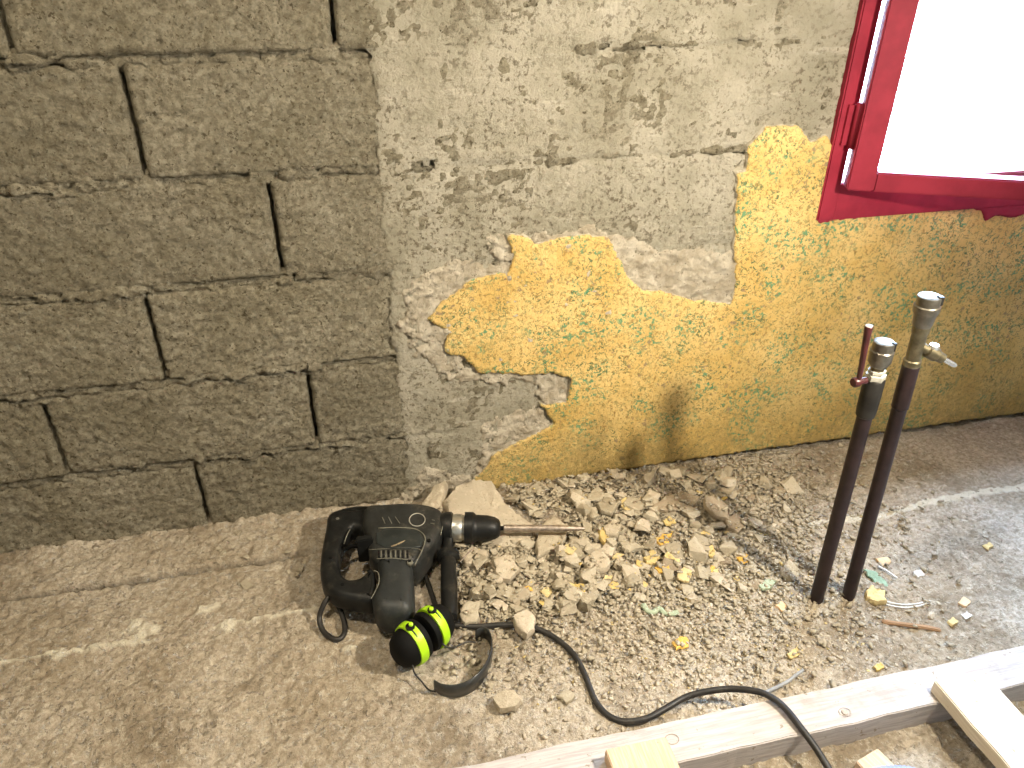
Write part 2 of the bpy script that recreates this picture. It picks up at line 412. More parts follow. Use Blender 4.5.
# ------------------------------------------------------------------ room shell
WX0, WX1, WZ0, WZ1 = 1.045, 1.985, 0.655, 1.78     # window opening
RX0, RX1, RY, RZ = -1.9, 3.3, -3.5, 2.42
def boxes(bm, L):
    for a, b in L:
        r = bmesh.ops.create_cube(bm, size=1)['verts']; a = Vector(a); b = Vector(b)
        bmesh.ops.scale(bm, vec=b-a, verts=r); bmesh.ops.translate(bm, vec=(a+b)/2, verts=r)
bm = bmesh.new()
boxes(bm, [((RX0, 0.045, -0.05), (WX0, 0.22, RZ)), ((WX1, 0.045, -0.05), (RX1, 0.22, RZ)),
           ((WX0, 0.045, -0.05), (WX1, 0.22, WZ0)), ((WX0, 0.045, WZ1), (WX1, 0.22, RZ))])
wall = struct(from_bm('wall_back', bm, 'mortar'))
for nm, a, b in (('wall_left', (RX0-0.1, RY, -0.05), (RX0, 0.22, RZ)), ('wall_right', (RX1, RY, -0.05), (RX1+0.1, 0.22, RZ)),
                 ('wall_front', (RX0-0.1, RY-0.1, -0.05), (RX1+0.1, RY, RZ)), ('ceiling', (RX0-0.1, RY-0.1, RZ), (RX1+0.1, 0.22, RZ+0.1))):
    struct(box(nm, a, b, 'plain_render'))

# ---- concrete blocks, laid in courses (each block a part of the wall)
COURSE = [0.0, 0.181, 0.381, 0.581, 0.781, 0.981, 1.181, 1.381]
HEADS = {0: [-1.367, -.867, -.367, .133, .633, 1.1], 1: [-1.61, -1.11, -.612, -.105, .395, .895, 1.1],
         2: [-1.376, -.876, -.376, .110, .62, 1.1], 3: [-1.62, -1.12, -.62, -.121, .38, .88, 1.06],
         4: [-1.32, -.82, -.322, .178, .669, 1.06], 5: [-1.47, -.97, -.474, .025, .525, 1.06], 6: [-1.7, -1.2, -.7, -.2, .3, .8, 1.06]}
LEAN = {(4, 2): .0, (3, 3): .0}
def surf(X, Z):
    return 0.0030*fbm(X, Z, 0.12, 3, 3) + 0.0036*fbm(X, Z, 0.024, 3, 5) + 0.0044*fbm(X, Z, 0.011, 2, 9)
def block(x0, x1, z0, z1, sd, cell=0.005):
    nx = max(4, int((x1-x0)/cell)); nz = max(4, int((z1-z0)/cell))
    u = np.linspace(0, 1, nx+1); v = np.linspace(0, 1, nz+1)
    U, Vv = np.meshgrid(u, v, indexing='ij'); X = x0+(x1-x0)*U; Z = z0+(z1-z0)*Vv
    ex = np.minimum(X-x0, x1-X); ez = np.minimum(Z-z0, z1-Z); e = np.minimum(ex, ez)
    chip = 0.006+0.006*fbm(X, Z, 0.03, 3, 21)+0.010*np.clip(fbm(X, Z, 0.09, 2, 31)-0.15, 0, 1)
    fall = np.clip(1-e/np.maximum(chip, 0.001), 0, 1)**2
    tilt = ((sd*37) % 11-5)*0.0004*(U-.5)
    Y = -(surf(X, Z)+tilt+((sd*13) % 7-3)*0.0006) + fall*0.010
    jx = 0.0022*fbm(X, Z, 0.02, 3, 41); X = X + jx*(ex < 0.004); Z = Z + jx*(ez < 0.004)
    V = np.stack([X, Y, Z], -1).reshape(-1, 3); idx = np.arange((nx+1)*(nz+1)).reshape(nx+1, nz+1)
    Fq = np.stack([idx[:-1, :-1], idx[1:, :-1], idx[1:, 1:], idx[:-1, 1:]], -1).reshape(-1, 4)
    ring = np.concatenate([idx[:, 0], idx[-1, 1:], idx[-2::-1, -1], idx[0, -2:0:-1]])
    b = V[ring].copy(); b[:, 1] = 0.05; k = len(V); V = np.vstack([V, b]); m = len(ring)
    i = np.arange(m); j = (i+1) % m
    Fs = np.stack([ring[j], ring[i], k+i, k+j], -1)
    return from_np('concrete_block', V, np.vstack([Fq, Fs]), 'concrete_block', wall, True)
random.seed(3)
for c in range(7):
    H = HEADS[c]
    for i in range(len(H)-1):
        g = 0.0035 if H[i] < 0.1 else 0.0022
        block(H[i]+g, H[i+1]-g, COURSE[c]+(0.006 if c else 0.002), COURSE[c+1]-0.006, c*7+i*3, 0.005 if c < 6 else 0.02)
# ---- bed joints: squeezed-out, broken mortar (one strip for each course)
for c in range(1, 7):
    for x0, x1 in ((-1.7, -0.75), (-0.75, -0.1), (-0.1, 0.45), (0.45, 1.05)):
        cell = 0.004; X, Z = np.meshgrid(np.arange(x0, x1+cell/2, cell), np.linspace(-0.020, 0.020, 11), indexing='ij')
        Zw = COURSE[c]+Z+0.003*fbm(X, X*0, 0.10, 2, 60+c)
        lump = fbm(X, Zw, 0.028, 4, 70+c, 0.6)
        amp = fbm(X, X*0+c*3.1, 0.22, 2, 80+c)
        y = 0.002-0.015*np.clip(lump+0.0+0.6*amp, -0.35, 1.0)-0.005*fbm(X, Zw, 0.010, 3, 177)
        y = y + 0.018*(np.abs(Z)/0.020)**3
        crack = np.clip(1-np.abs(Z+0.006*np.sign(amp)+0.003*fbm(X, X*0, 0.04, 2, 90+c))/0.0035, 0, 1)*sstep(-0.45, -0.2, fbm(X, X*0, 0.09, 2, 95+c))
        y = y+0.020*crack
        nx, nz = X.shape; idx = np.arange(nx*nz).reshape(nx, nz)
        q = np.stack([idx[:-1, :-1], idx[1:, :-1], idx[1:, 1:], idx[:-1, 1:]], -1).reshape(-1, 4)
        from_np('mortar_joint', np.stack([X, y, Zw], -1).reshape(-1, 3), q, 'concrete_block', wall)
# ---- thin trowelled cement skin over the blocks to the right
def W(L): return [wl(*p) for p in L]
def joint_groove(X, Z):
    g = np.zeros(X.shape)
    for c in range(1, 7):
        m = sstep(-0.1, 0.35, fbm(X, X*0+c, 0.16, 2, 130+c))
        g += m*np.exp(-((Z-COURSE[c]+0.004*fbm(X, X*0, 0.05, 2, 33))/0.005)**2)
    for c in range(7):
        for hx in HEADS[c]:
            if hx > 0.1: g += 0.8*np.exp(-((X-hx-0.003*fbm(Z, Z*0, 0.04, 2, 5))/0.004)**2)*((Z > COURSE[c]) & (Z < COURSE[c+1]))*sstep(-0.25, 0.2, fbm(X, Z, 0.08, 2, 77))
    return g
skin_poly = [(0.075, -0.02), (0.083, 0.2), (0.078, 0.45), (0.086, 0.7), (0.08, 1.0), (0.07, 1.2), (1.04, 1.2), (1.04, 0.62), (0.8, 0.3), (0.5, 0.1), (0.45, -0.02)]  # straight left side also paints in the edge of the lamp's beam
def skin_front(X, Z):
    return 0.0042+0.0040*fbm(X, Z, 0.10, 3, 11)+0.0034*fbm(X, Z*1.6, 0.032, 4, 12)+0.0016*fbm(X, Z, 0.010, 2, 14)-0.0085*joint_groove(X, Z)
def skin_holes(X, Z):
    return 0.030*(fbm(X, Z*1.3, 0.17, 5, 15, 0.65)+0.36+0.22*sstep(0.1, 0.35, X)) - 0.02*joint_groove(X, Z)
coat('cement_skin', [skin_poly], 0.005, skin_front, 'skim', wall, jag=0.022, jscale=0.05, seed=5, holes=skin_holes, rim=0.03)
# ---- broken base coat showing round the yellow render
bc = [W([(530, 236), (600, 225), (622, 232), (650, 246), (700, 248), (726, 252), (737, 262), (745, 320), (560, 320)]),
      W([(404, 352), (400, 318), (412, 285), (440, 268), (470, 262), (498, 264), (483, 250), (486, 238), (505, 231), (540, 260), (540, 384), (470, 380), (440, 374), (420, 358)]),
      W([(478, 425), (500, 415), (535, 405), (556, 425), (520, 450), (490, 466), (476, 478), (480, 450)]),
      W([(520, 378), (578, 372), (580, 400), (550, 412), (536, 392)]),
      W([(396, 506), (410, 484), (424, 472), (440, 468), (452, 474), (470, 474), (490, 490), (440, 505)])]
coat('base_coat', bc, 0.004, lambda X, Z: 0.0080+0.0045*fbm(X, Z, 0.05, 4, 44, 0.6)+0.0055*fbm(X, Z, 0.016, 3, 45)+0.003*fbm(X, Z, 0.008, 1, 46)-0.010*np.clip(1-np.abs(fbm(X, Z, 0.05, 3, 47))/0.035, 0, 1)*sstep(0.45, 0.3, X), 'base_coat', wall, jag=0.028, jscale=0.035, seed=8, rim=0.006)
# ---- yellow painted render
yel = W([(487, 489), (470, 480), (481, 468), (492, 452), (516, 440), (551, 421), (539, 402), (563, 400), (569, 377), (551, 372), (523, 374), (476, 370), (463, 356), (442, 351), (446, 330),
         (426, 318), (439, 300), (456, 288), (470, 276), (505, 270), (509, 256), (505, 233), (523, 232), (534, 242), (548, 237), (583, 232), (607, 235), (618, 253), (625, 270),
         (639, 286), (667, 290), (681, 295), (729, 301), (732, 285), (731, 235), (734, 200), (733, 171), (744, 168), (744, 147), (763, 125), (795, 123), (808, 139), (826, 134)])
yel += [(1.03, 0.77), (1.03, 0.63), (2.02, 0.63), (2.02, 2.4), (3.28, 2.4), (3.28, 0.008), (0.9, 0.008), (0.5, 0.006)]
def yfront(X, Z): return 0.0135+0.0022*fbm(X, Z, 0.25, 3, 51)+0.0006*fbm(X, Z, 0.03, 3, 52)
coat('yellow_render', [yel], 0.005, yfront, 'yellow_paint', wall, jag=0.0065, jscale=0.022, seed=12, bounds=(0.1, 2.04, -0.01, 0.84), rim=0.003)
box('yellow_render', (2.03, -0.013, 0.008), (3.29, 0.05, 2.4), 'yellow_paint', wall)
box('upper_render', (RX0, -0.004, 1.385), (WX0, 0.05, RZ), 'plain_render', wall)
box('upper_render', (WX0, -0.004, WZ1), (2.03, 0.05, RZ), 'plain_render', wall)

# ------------------------------------------------------------------ floor
xs = np.concatenate([np.arange(RX0, -0.95, 0.04), np.arange(-0.95, 1.95, 0.0048), np.arange(1.95, RX1+0.02, 0.04)])
ys = np.concatenate([np.arange(RY, -1.15, 0.05), np.arange(-1.15, 0.05, 0.0048)])
def heap(X, Y):
    h = 0.018*np.exp(-(((X-0.36)/0.24)**2+((Y+0.12)/0.15)**2))
    h += 0.020*np.exp(-(((X-0.72)/0.22)**2+((Y+0.10)/0.12)**2))
    h += 0.006*np.exp(-(((X-0.60)/0.35)**2+((Y+0.32)/0.20)**2))
    return h
def band_y(X): return -0.133+0.004*fbm(X, X*0, 0.12, 3, 201)
def floor_h(X, Y):
    h = 0.0055*fbm(X, Y, 0.16, 4, 100)+0.0050*fbm(X, Y, 0.035, 4, 104, 0.65)+0.0055*fbm(X, Y, 0.012, 2, 108)
    lft = sstep(0.02, -0.15, X)
    h = h + lft*0.010*sstep(-0.004, 0.004, Y-band_y(X))
    near = np.exp(-np.abs(Y)/0.028)
    h = h + near*(0.022*np.clip(fbm(X, Y, 0.05, 4, 110, 0.65)+0.25*sstep(-0.4, 0.0, X), 0, 1))*sstep(0.25, 0.0, X)
    crk = np.clip(1-np.abs(Y-band_y(X)+0.003)/0.0045, 0, 1)*sstep(-0.08, -0.2, X)*sstep(-0.35, 0.0, fbm(X, X*0, 0.07, 2, 205)+sstep(-0.3, -0.6, X))
    h = h-0.014*crk
    # long broken plaster seam parallel with the wall
    sy = -0.302+0.010*fbm(X, X*0, 0.20, 3, 210)+0.02*sstep(0.6, 1.5, X)
    wd = 0.0045+0.005*fbm(X, X*0, 0.05, 3, 214)+0.005*np.clip(fbm(X, X*0, 0.16, 2, 216), 0, 1)+0.006*sstep(0.9, 1.05, X)
    pres = sstep(-0.30, 0.05, fbm(X, X*0, 0.13, 2, 220)+0.35*sstep(0.74, 0.82, X)-0.9*sstep(-0.22, -0.1, X)*sstep(0.72, 0.6, X)+0.25*sstep(-0.35, -0.5, X))
    sm = np.clip(1-np.abs(Y-sy+0.004*fbm(X, Y, 0.02, 3, 222))/np.maximum(wd, 1e-3), 0, 1)*pres
    for px, py, r in ((140, 627, .022), (205, 610, .014), (228, 630, .017), (60, 655, .012), (350, 648, .008)):
        q = fz(px, py); sm = np.maximum(sm, np.clip(1.1-np.hypot((X-q[0])/1.5, Y-q[1])/r-1.0*fbm(X, Y, 0.02, 3, 230), 0, 1))
    sm = sstep(0.0, 0.35, sm)
    h = h+0.004*sm
    h = h-0.010*np.exp(-(np.minimum(Y+0.017, 0)/0.005)**2)*sstep(0.22, 0.32, X)*(0.6+0.6*fbm(X, X*0, 0.06, 3, 240))
    return h+heap(X, Y), sm, crk
Xg, Yg = np.meshgrid(xs, ys, indexing='ij')
Hg, SM, CK = floor_h(Xg, Yg)
idx = np.arange(Hg.size).reshape(Hg.shape)
q = np.stack([idx[:-1, :-1], idx[1:, :-1], idx[1:, 1:], idx[:-1, 1:]], -1).reshape(-1, 4)
floor = struct(from_np('floor', np.stack([Xg, Yg, Hg], -1).reshape(-1, 3), q, 'floor_screed', None, True, {'streak': (SM*0.9).ravel(), 'crack': (CK*0.9).ravel()}))
def fh(x, y): return float(floor_h(np.array([x]), np.array([y]))[0][0])

# ------------------------------------------------------------------ window
wn = struct(empty('window_1', (WX0, -0.01, WZ0)))
fr = bmesh.new()
boxes(fr, [((1.012, -0.018, 0.622), (1.0535, 0.05, 1.80)), ((1.96, -0.018, 0.622), (2.02, 0.05, 1.80)),
           ((1.048, -0.018, 0.622), (1.96, 0.05, 0.703)), ((1.052, -0.018, 1.74), (1.96, 0.05, 1.80))])
bmesh.ops.bevel(fr, geom=fr.edges[:], offset=0.003, segments=2, affect='EDGES')
struct(from_bm('window_frame', fr, 'red_paint', wn))
box('window_sill', (WX0, 0.045, WZ0-0.02), (WX1, 0.26, WZ0+0.005), 'white_plastic', wn)
# opened sash, hung on the left jamb
ang = -math.radians(25.0); hinge = Vector((1.047, -0.038, 0))
Rm = Matrix.Translation(hinge) @ Matrix.Rotation(ang, 4, 'Z')
SW, ST = 0.86, 0.052
def sash_part(name, L, mat, bev=0.003):
    b = bmesh.new(); boxes(b, L)
    if bev: bmesh.ops.bevel(b, geom=b.edges[:], offset=bev, segments=2, affect='EDGES')
    bmesh.ops.transform(b, matrix=Rm, verts=b.verts); return from_bm(name, b, mat, wn)
z0, z1 = 0.700, 1.73
sash_part('sash', [((0, -0.02, z0), (ST, 0.02, z1)), ((SW-ST, -0.02, z0), (SW, 0.02, z1)), ((ST, -0.02, z0), (SW-ST, 0.02, z0+0.040)), ((ST, -0.02, z1-0.05), (SW-ST, 0.02, z1))], 'red_paint')
sash_part('pane', [((ST-0.005, -0.002, z0+0.035), (SW-ST+0.005, 0.002, z1-0.045))], 'pane_glass', 0)
for zc in (0.825, 1.6):
    b = tube_mesh([(1.046, -0.032, zc-0.045), (1.046, -0.032, zc+0.045)], 0.0085, 12)
    h = from_bm('hinge', b, 'red_paint', wn, True); 
    h2 = box('hinge_leaf', (1.026, -0.024, zc-0.04), (1.048, -0.016, zc+0.04), 'red_paint', None); h2.parent = h
# ragged red paint edge below the frame
rg = [[(1.008, 0.626), (1.02, 0.612), (1.10, 0.618), (1.2, 0.621), (1.40, 0.620), (1.44, 0.612), (1.460, 0.584), (1.485, 0.598), (1.53, 0.588), (1.60, 0.604), (2.02, 0.612), (2.02, 0.63)]]
coat('paint_overlap', rg, 0.004, lambda X, Z: 0.0165+0.001*fbm(X, Z, 0.02, 2, 9), 'red_paint', wall, jag=0.004, jscale=0.015, seed=4)
# ground outside
og = struct(box('ground', (-4, 0.3, -0.4), (8, 9, -0.3), 'plain_render'))

# ------------------------------------------------------------------ rubble
def hull_mesh(name, rs, flat=0.38, n=16, box_=0.5):
    bm = bmesh.new(); r = random.Random(rs)
    for _ in range(n):
        v = Vector((r.gauss(0, 1), r.gauss(0, 1), r.gauss(0, 1))).normalized()
        v = Vector([math.copysign(abs(c)**box_, c) for c in v])*r.uniform(0.42, 0.60)
        bm.verts.new((v.x, v.y*r.uniform(0.75, 0.95), v.z*flat))
    res = bmesh.ops.convex_hull(bm, input=bm.verts)
    bmesh.ops.delete(bm, geom=[g for g in res['geom_interior'] if isinstance(g, bmesh.types.BMVert)], context='VERTS')
    zmin = min(v.co.z for v in bm.verts); bmesh.ops.translate(bm, vec=(0, 0, -zmin), verts=bm.verts)
    me = bpy.data.meshes.new(name); bmesh.ops.recalc_face_normals(bm, faces=bm.faces[:]); bm.to_mesh(me); bm.free(); return me
GREY = [hull_mesh('mortar_chunk', 100+i, [0.26, 0.38, 0.20, 0.48][i % 4], 14+i % 5, 0.42) for i in range(14)]
PALE = [m.copy() for m in GREY[:6]]; BROWN = [m.copy() for m in GREY[6:10]]
for m in GREY: m.materials.append(MATS['rubble_grey'])
for m in PALE: m.materials.append(MATS['rubble_pale'])
for m in BROWN: m.materials.append(MATS['rubble_brown'])
YEL = [hull_mesh('plaster_chip', 300+i, 0.20, 12) for i in range(6)]
ORG = [m.copy() for m in YEL[:3]]
for m in YEL: m.materials.append(MATS['chip_yellow'])
for m in ORG: m.materials.append(MATS['chip_orange'])
# running height map so pieces lie on what is already there
HM_C = 0.004; hx0, hy0 = -0.2, -0.9
hX, hY = np.meshgrid(np.arange(hx0, 1.9, HM_C), np.arange(hy0, 0.0, HM_C), indexing='ij')
HM = floor_h(hX, hY)[0]+0.005*np.clip(heap(hX, hY)/0.01, 0, 1); HM0 = floor_h(hX, hY)[0]
def hm_region(x, y, r):
    i, j = int((x-hx0)/HM_C), int((y-hy0)/HM_C); k = max(1, int(r/HM_C))
    i0, i1, j0, j1 = max(0, i-k), min(HM.shape[0], i+k+1), max(0, j-k), min(HM.shape[1], j+k+1)
    if i1 <= i0 or j1 <= j0: return None
    return slice(i0, i1), slice(j0, j1)
BA = fz(440, 528, .05); BB = fz(590, 528.5, .05)
def near_bit(x, y):
    e = (BB-BA)[:2]; L2 = e@e; t = float(np.clip(((x-BA[0])*e[0]+(y-BA[1])*e[1])/L2, 0, 1))
    d = math.hypot(x-BA[0]-t*e[0], y-BA[1]-t*e[1]); return d < (0.045 if t < 0.45 else 0.022)
def drop(x, y, size, thick, r_=None):
    s = hm_region(x, y, size*0.32)
    if s is None: return fh(x, y)
    reg = HM[s]; z = float(0.55*reg.mean()+0.45*reg.max())-0.0015
    if near_bit(x, y): z = max(float(HM0[s].mean())-0.004, min(z, 0.036-thick*1.3))
    HM[s] = np.maximum(reg, z+thick*0.75)
    return z
def put_chunk(me, x, y, size, name, z=None, tilt=0.25, sq=None, rot=None):
    o = bpy.data.objects.new(name, me); C.objects.link(o)
    zs = max(v.co.z for v in me.vertices)
    zz = drop(x, y, size, zs*size) if z is None else z
    o.location = (x, y, zz); sx = sq or (1, random.uniform(0.8, 1.1), random.uniform(0.8, 1.2))
    o.scale = (size*sx[0], size*sx[1], size*sx[2])
    o.rotation_euler = (random.uniform(-tilt, tilt), random.uniform(-tilt, tilt), random.uniform(0, 6.28) if rot is None else rot)
    return o
SLABS = []
def slab(name, px, zc, th, mat, label, cat='rubble', tilt=(0, 0), jag=0.004, step=0.009, z=None, sd=0):
    """angular broken piece of the given plan outline"""
    P = [fz(a, b, zc)[:2] for a, b in px]
    if area2(P) < 0: P = P[::-1]
    c = np.mean(P, 0); R = random.Random(sd or len(label))
    if cat == 'plaster chip': step, jag = 0.0045, 0.0035
    P = [p+np.array([R.uniform(-1, 1), R.uniform(-1, 1)])*jag*0.6 for p in resample(P, step)]
    if z is None:
        s_ = hm_region(c[0], c[1], 0.008); base = float(0.4*HM[s_].mean()+0.6*HM[s_].max())-0.0005 if s_ is not None else fh(*c)
    else: base = z
    SLABS.append(px)
    bm = bmesh.new(); n = len(P); rings = []
    for sc, t in ((0.90, 0), (1.0, 0.30), (0.99, 0.74), (0.95, 0.95), (0.84, 1.0), (0.66, 1.03), (0.46, 1.02), (0.22, 1.03)):
        rg_ = []
        for p in P:
            d = (p-c)*sc; zz = t*th + (min(th*0.14, 0.003)*float(vnoise((c[0]+d[0])/0.016, (c[1]+d[1])/0.016, 9)+0.6*vnoise((c[0]+d[0])/0.006, (c[1]+d[1])/0.006, 19)) if t > 0 else 0)
            jj = R.uniform(-1, 1)*jag*(0.30 if t < 0.9 else 0.1)
            rg_.append(bm.verts.new((d[0]+jj, d[1]+jj*0.6, zz)))
        rings.append(rg_)
    for A, B in zip(rings, rings[1:]):
        for k in range(n): bm.faces.new((A[k], A[(k+1) % n], B[(k+1) % n], B[k]))
    bm.faces.new(rings[0][::-1]); bm.faces.new(rings[-1])
    o = from_bm(name, bm, mat, None, True); md = o.modifiers.new('es', 'EDGE_SPLIT'); md.split_angle = math.radians(38); o.location = (c[0], c[1], base-0.002); o.rotation_euler = (tilt[0], tilt[1], 0)
    r = max(np.linalg.norm(p-c) for p in P)*0.6
    s = hm_region(c[0], c[1], r)
    if s is not None: HM[s] = np.maximum(HM[s], base+th*0.9)
    return tag(o, label, cat)
slab('render_slab', [(443, 500), (456, 488), (473, 482), (492, 483), (501, 496), (508, 506), (522, 514), (536, 524), (530, 544), (505, 541), (478, 536), (452, 520)], 0.035, 0.034, 'rubble_pale',
     'largest flat pale slab of broken render, leaning behind the black drill chuck', tilt=(0.16, -0.06), z=0.006, sd=5)
slab('render_slab', [(419, 502), (428, 492), (437, 483), (450, 479), (446, 492), (438, 508), (424, 512)], 0.05, 0.04, 'rubble_pale',
     'narrow pale render piece standing at the wall foot above the drill body', tilt=(0.2, -0.2), z=0.006, sd=6)
slab('render_slab', [(535, 537), (540, 524), (553, 515), (566, 523), (565, 538), (555, 547), (537, 552)], 0.03, 0.028, 'rubble_pale',
     'pale angular render slab lying under the point of the drill bit', tilt=(0.08, 0.05), z=0.004, sd=7)
slab('render_slab', [(512, 622), (524, 616), (534, 622), (533, 635), (524, 640), (514, 632)], 0.01, 0.024, 'rubble_pale', 'pale chunk lying across the black power cord', tilt=(0.1, 0.1), z=0.010, sd=15)
slab('render_slab', [(492, 700), (500, 694), (514, 694), (522, 702), (516, 710), (500, 711)], 0.01, 0.018, 'rubble_pale', 'lone rounded chunk on the bare floor near the timber frame', sd=16)
slab('render_slab', [(460, 553), (472, 545), (488, 552), (480, 562), (466, 563)], 0.03, 0.022, 'rubble_pale', 'pale flat piece beneath the chuck and the side grip', sd=18)
b = tube_mesh(smooth_path([tuple(fz(*p, 0.008)) for p in [(643, 605), (647, 611), (653, 613), (659, 609), (664, 613), (671, 614), (678, 613)]], 4), 0.006, 8,)
for v in b.verts: v.co.z = 0.009+(v.co.z-0.008)*0.7+0.001*random.random()
tag(from_bm('putty_strip', b, 'chip_mint', None, True), 'mint green curled strip of putty on the floor below the heap', 'putty')

# countable chunks of the heap
def in_poly(px, py, P):
    ins = False
    for i in range(len(P)):
        a, b = P[i], P[i-1]
        if (a[1] > py) != (b[1] > py) and px < (b[0]-a[0])*(py-a[1])/(b[1]-a[1])+a[0]: ins = not ins
    return ins
HEAP = [(452, 520), (500, 500), (560, 484), (640, 474), (740, 462), (800, 480), (815, 520), (790, 575), (720, 598), (660, 600), (600, 605), (545, 615), (480, 615), (462, 570)]
random.seed(11)
n = 0
while n < 262:
    px, py = random.uniform(450, 800), random.uniform(466, 618)
    if not in_poly(px, py, HEAP): continue
    if px > 640 and random.random() < 0.35: continue
    if any(in_poly(px, py, q_) for q_ in SLABS): continue
    x, y, _ = fz(px, py, 0.015)
    if y > -0.018: continue
    s = random.choice([0.022, 0.026, 0.03, 0.036, 0.042, 0.050]) if n < 150 else random.uniform(0.016, 0.028)
    me = random.choice(GREY*2+PALE+(BROWN if px > 660 else []))
    o = put_chunk(me, x, y, s, 'mortar_chunk', tilt=0.35)
    big = 'larger' if s >= 0.03 else 'small'
    zone = ('along the foot of the yellow wall' if py < 500 else 'round the drill bit and side grip' if px < 560 else 'in the pipe shadow on the heap' if px > 700
            else 'in the middle of the heap' if py < 560 else 'on the lower edge of the heap')
    tag(o, big+' beige broken mortar chunk '+zone, 'rubble', big+' mortar chunks '+zone); n += 1
n = 0
while n < 34:
    px, py = random.gauss(650, 60), random.gauss(560, 30)
    if not in_poly(px, py, HEAP): continue
    x, y, _ = fz(px, py, 0.02)
    tag(put_chunk(random.choice(YEL*2+ORG), x, y, random.uniform(0.014, 0.026), 'plaster_chip', tilt=0.4),
        'small yellow painted plaster chip scattered over the rubble heap', 'plaster chip', 'yellow chips on the heap'); n += 1
n = 0
while n < 36:
    px, py = random.uniform(820, 1020), random.uniform(420, 640)
    x, y, _ = fz(px, py, 0)
    if y > -0.02 or y < -0.68 or abs(x-.885) < .06 and abs(y+.5) < .03: continue
    z = fh(x, y)-0.001
    tag(put_chunk(random.choice(PALE+GREY[:4]), x, y, random.uniform(0.008, 0.017), 'mortar_chunk', z=z, tilt=0.2),
        'small loose chip on the bare floor right of the pipes', 'rubble', 'loose chips right of the pipes'); n += 1

n = 0
while n < 22:
    px, py = random.uniform(215, 335), random.uniform(495, 590)
    x, y, _ = fz(px, py, 0)
    if y > -0.012 or px > 310 and py > 505: continue
    tag(put_chunk(random.choice(GREY), x, y, random.uniform(0.007, 0.018) if n else 0.026, 'mortar_chunk', z=fh(x, y)-0.001, tilt=0.3),
        'small mortar crumb on the floor at the wall foot left of the drill', 'rubble', 'mortar crumbs left of the drill'); n += 1
# ---- pieces that stand out singly, lying on top
slab('render_slab', [(492, 566), (505, 560), (512, 563), (520, 572), (508, 583), (496, 579)], 0.02, 0.020, 'rubble_pale', 'pale square render chunk just below the black chuck', tilt=(0.1, 0.1), sd=8)
slab('render_slab', [(459, 616), (465, 604), (481, 601), (477, 622), (465, 624)], 0.015, 0.018, 'rubble_grey', 'grey square chunk between the side grip and the cord', tilt=(0.1, 0), sd=9)
slab('render_slab', [(582, 566), (590, 556), (603, 556), (611, 568), (603, 575), (590, 574)], 0.015, 0.020, 'rubble_pale', 'pale rounded chunk below the tip of the drill bit', sd=10)
slab('render_slab', [(652, 506), (666, 497), (680, 492), (701, 496), (692, 506), (672, 510), (655, 511)], 0.03, 0.012, 'rubble_brown', 'long flat brown flake high on the rubble heap near the wall', tilt=(0.12, 0.05), sd=11)
slab('render_slab', [(700, 503), (712, 499), (727, 507), (729, 518), (716, 518), (704, 511)], 0.03, 0.014, 'rubble_brown', 'brown tilted flake right of the long flat flake', tilt=(0.25, 0.2), sd=12)
slab('render_slab', [(724, 520), (736, 513), (746, 522), (738, 532), (727, 528)], 0.02, 0.014, 'rubble_brown', 'dark flake in the pipe shadow at the right of the heap', tilt=(0.1, 0.1), sd=13)
slab('render_slab', [(604, 528), (613, 520), (622, 527), (617, 537), (607, 536)], 0.03, 0.018, 'rubble_pale', 'pale lump just right of the bit tip', sd=14)
slab('render_slab', [(556, 700), (566, 692), (575, 700), (566, 708)], 0.0, 0.010, 'rubble_grey', 'small grey lump inside the bend of the cord', sd=17)
slab('render_slab', [(596, 466+40), (606, 500), (620, 506), (612, 516), (600, 514)], 0.03, 0.014, 'rubble_grey', 'grey flat piece between the bit tip and the wall', sd=19)
slab('plaster_chip', [(655, 538), (662, 531), (672, 530), (671, 538), (663, 543)], 0.03, 0.006, 'chip_orange', 'bright orange painted chip in the middle of the heap', 'plaster chip', sd=21)
slab('plaster_chip', [(655, 568), (664, 560), (671, 564), (667, 572), (659, 572)], 0.02, 0.006, 'chip_orange', 'orange painted chip below the bright orange one', 'plaster chip', sd=22)
slab('plaster_chip', [(676, 578), (683, 570), (691, 574), (689, 584), (680, 584)], 0.015, 0.007, 'chip_yellow', 'pale yellow chip with a notch on the lower heap edge', 'plaster chip', sd=23)
slab('plaster_chip', [(706, 572), (708, 567), (716, 569), (712, 575)], 0.01, 0.005, 'chip_orange', 'tiny orange chip on the right slope of the heap', 'plaster chip', sd=24)
slab('plaster_chip', [(663, 518), (671, 514), (677, 520), (668, 523)], 0.03, 0.006, 'chip_yellow', 'dull yellow chip below the long brown flake', 'plaster chip', sd=25)
slab('plaster_chip', [(619, 500), (625, 498), (634, 508), (632, 513), (622, 507)], 0.03, 0.006, 'chip_yellow', 'yellow sliver among the stones under the yellow wall', 'plaster chip', tilt=(0.2, 0), sd=26)
slab('plaster_chip', [(597, 530), (602, 527), (608, 537), (603, 544), (598, 538)], 0.03, 0.010, 'chip_yellow', 'ochre chip standing right beside the bit tip', 'plaster chip', tilt=(0, 0.3), sd=27)
slab('plaster_chip', [(561, 552), (570, 549), (577, 555), (571, 560), (563, 557)], 0.025, 0.006, 'chip_yellow', 'yellow chip just under the point of the bit', 'plaster chip', sd=28)
slab('plaster_chip', [(540, 589), (548, 585), (553, 591), (546, 597)], 0.015, 0.006, 'chip_yellow', 'yellow chip near the chunk lying on the cord', 'plaster chip', sd=29)
slab('plaster_chip', [(736, 558), (746, 556), (753, 560), (744, 564)], 0.01, 0.006, 'chip_orange', 'orange brown chip at the end of the pipe shadow', 'plaster chip', sd=30)
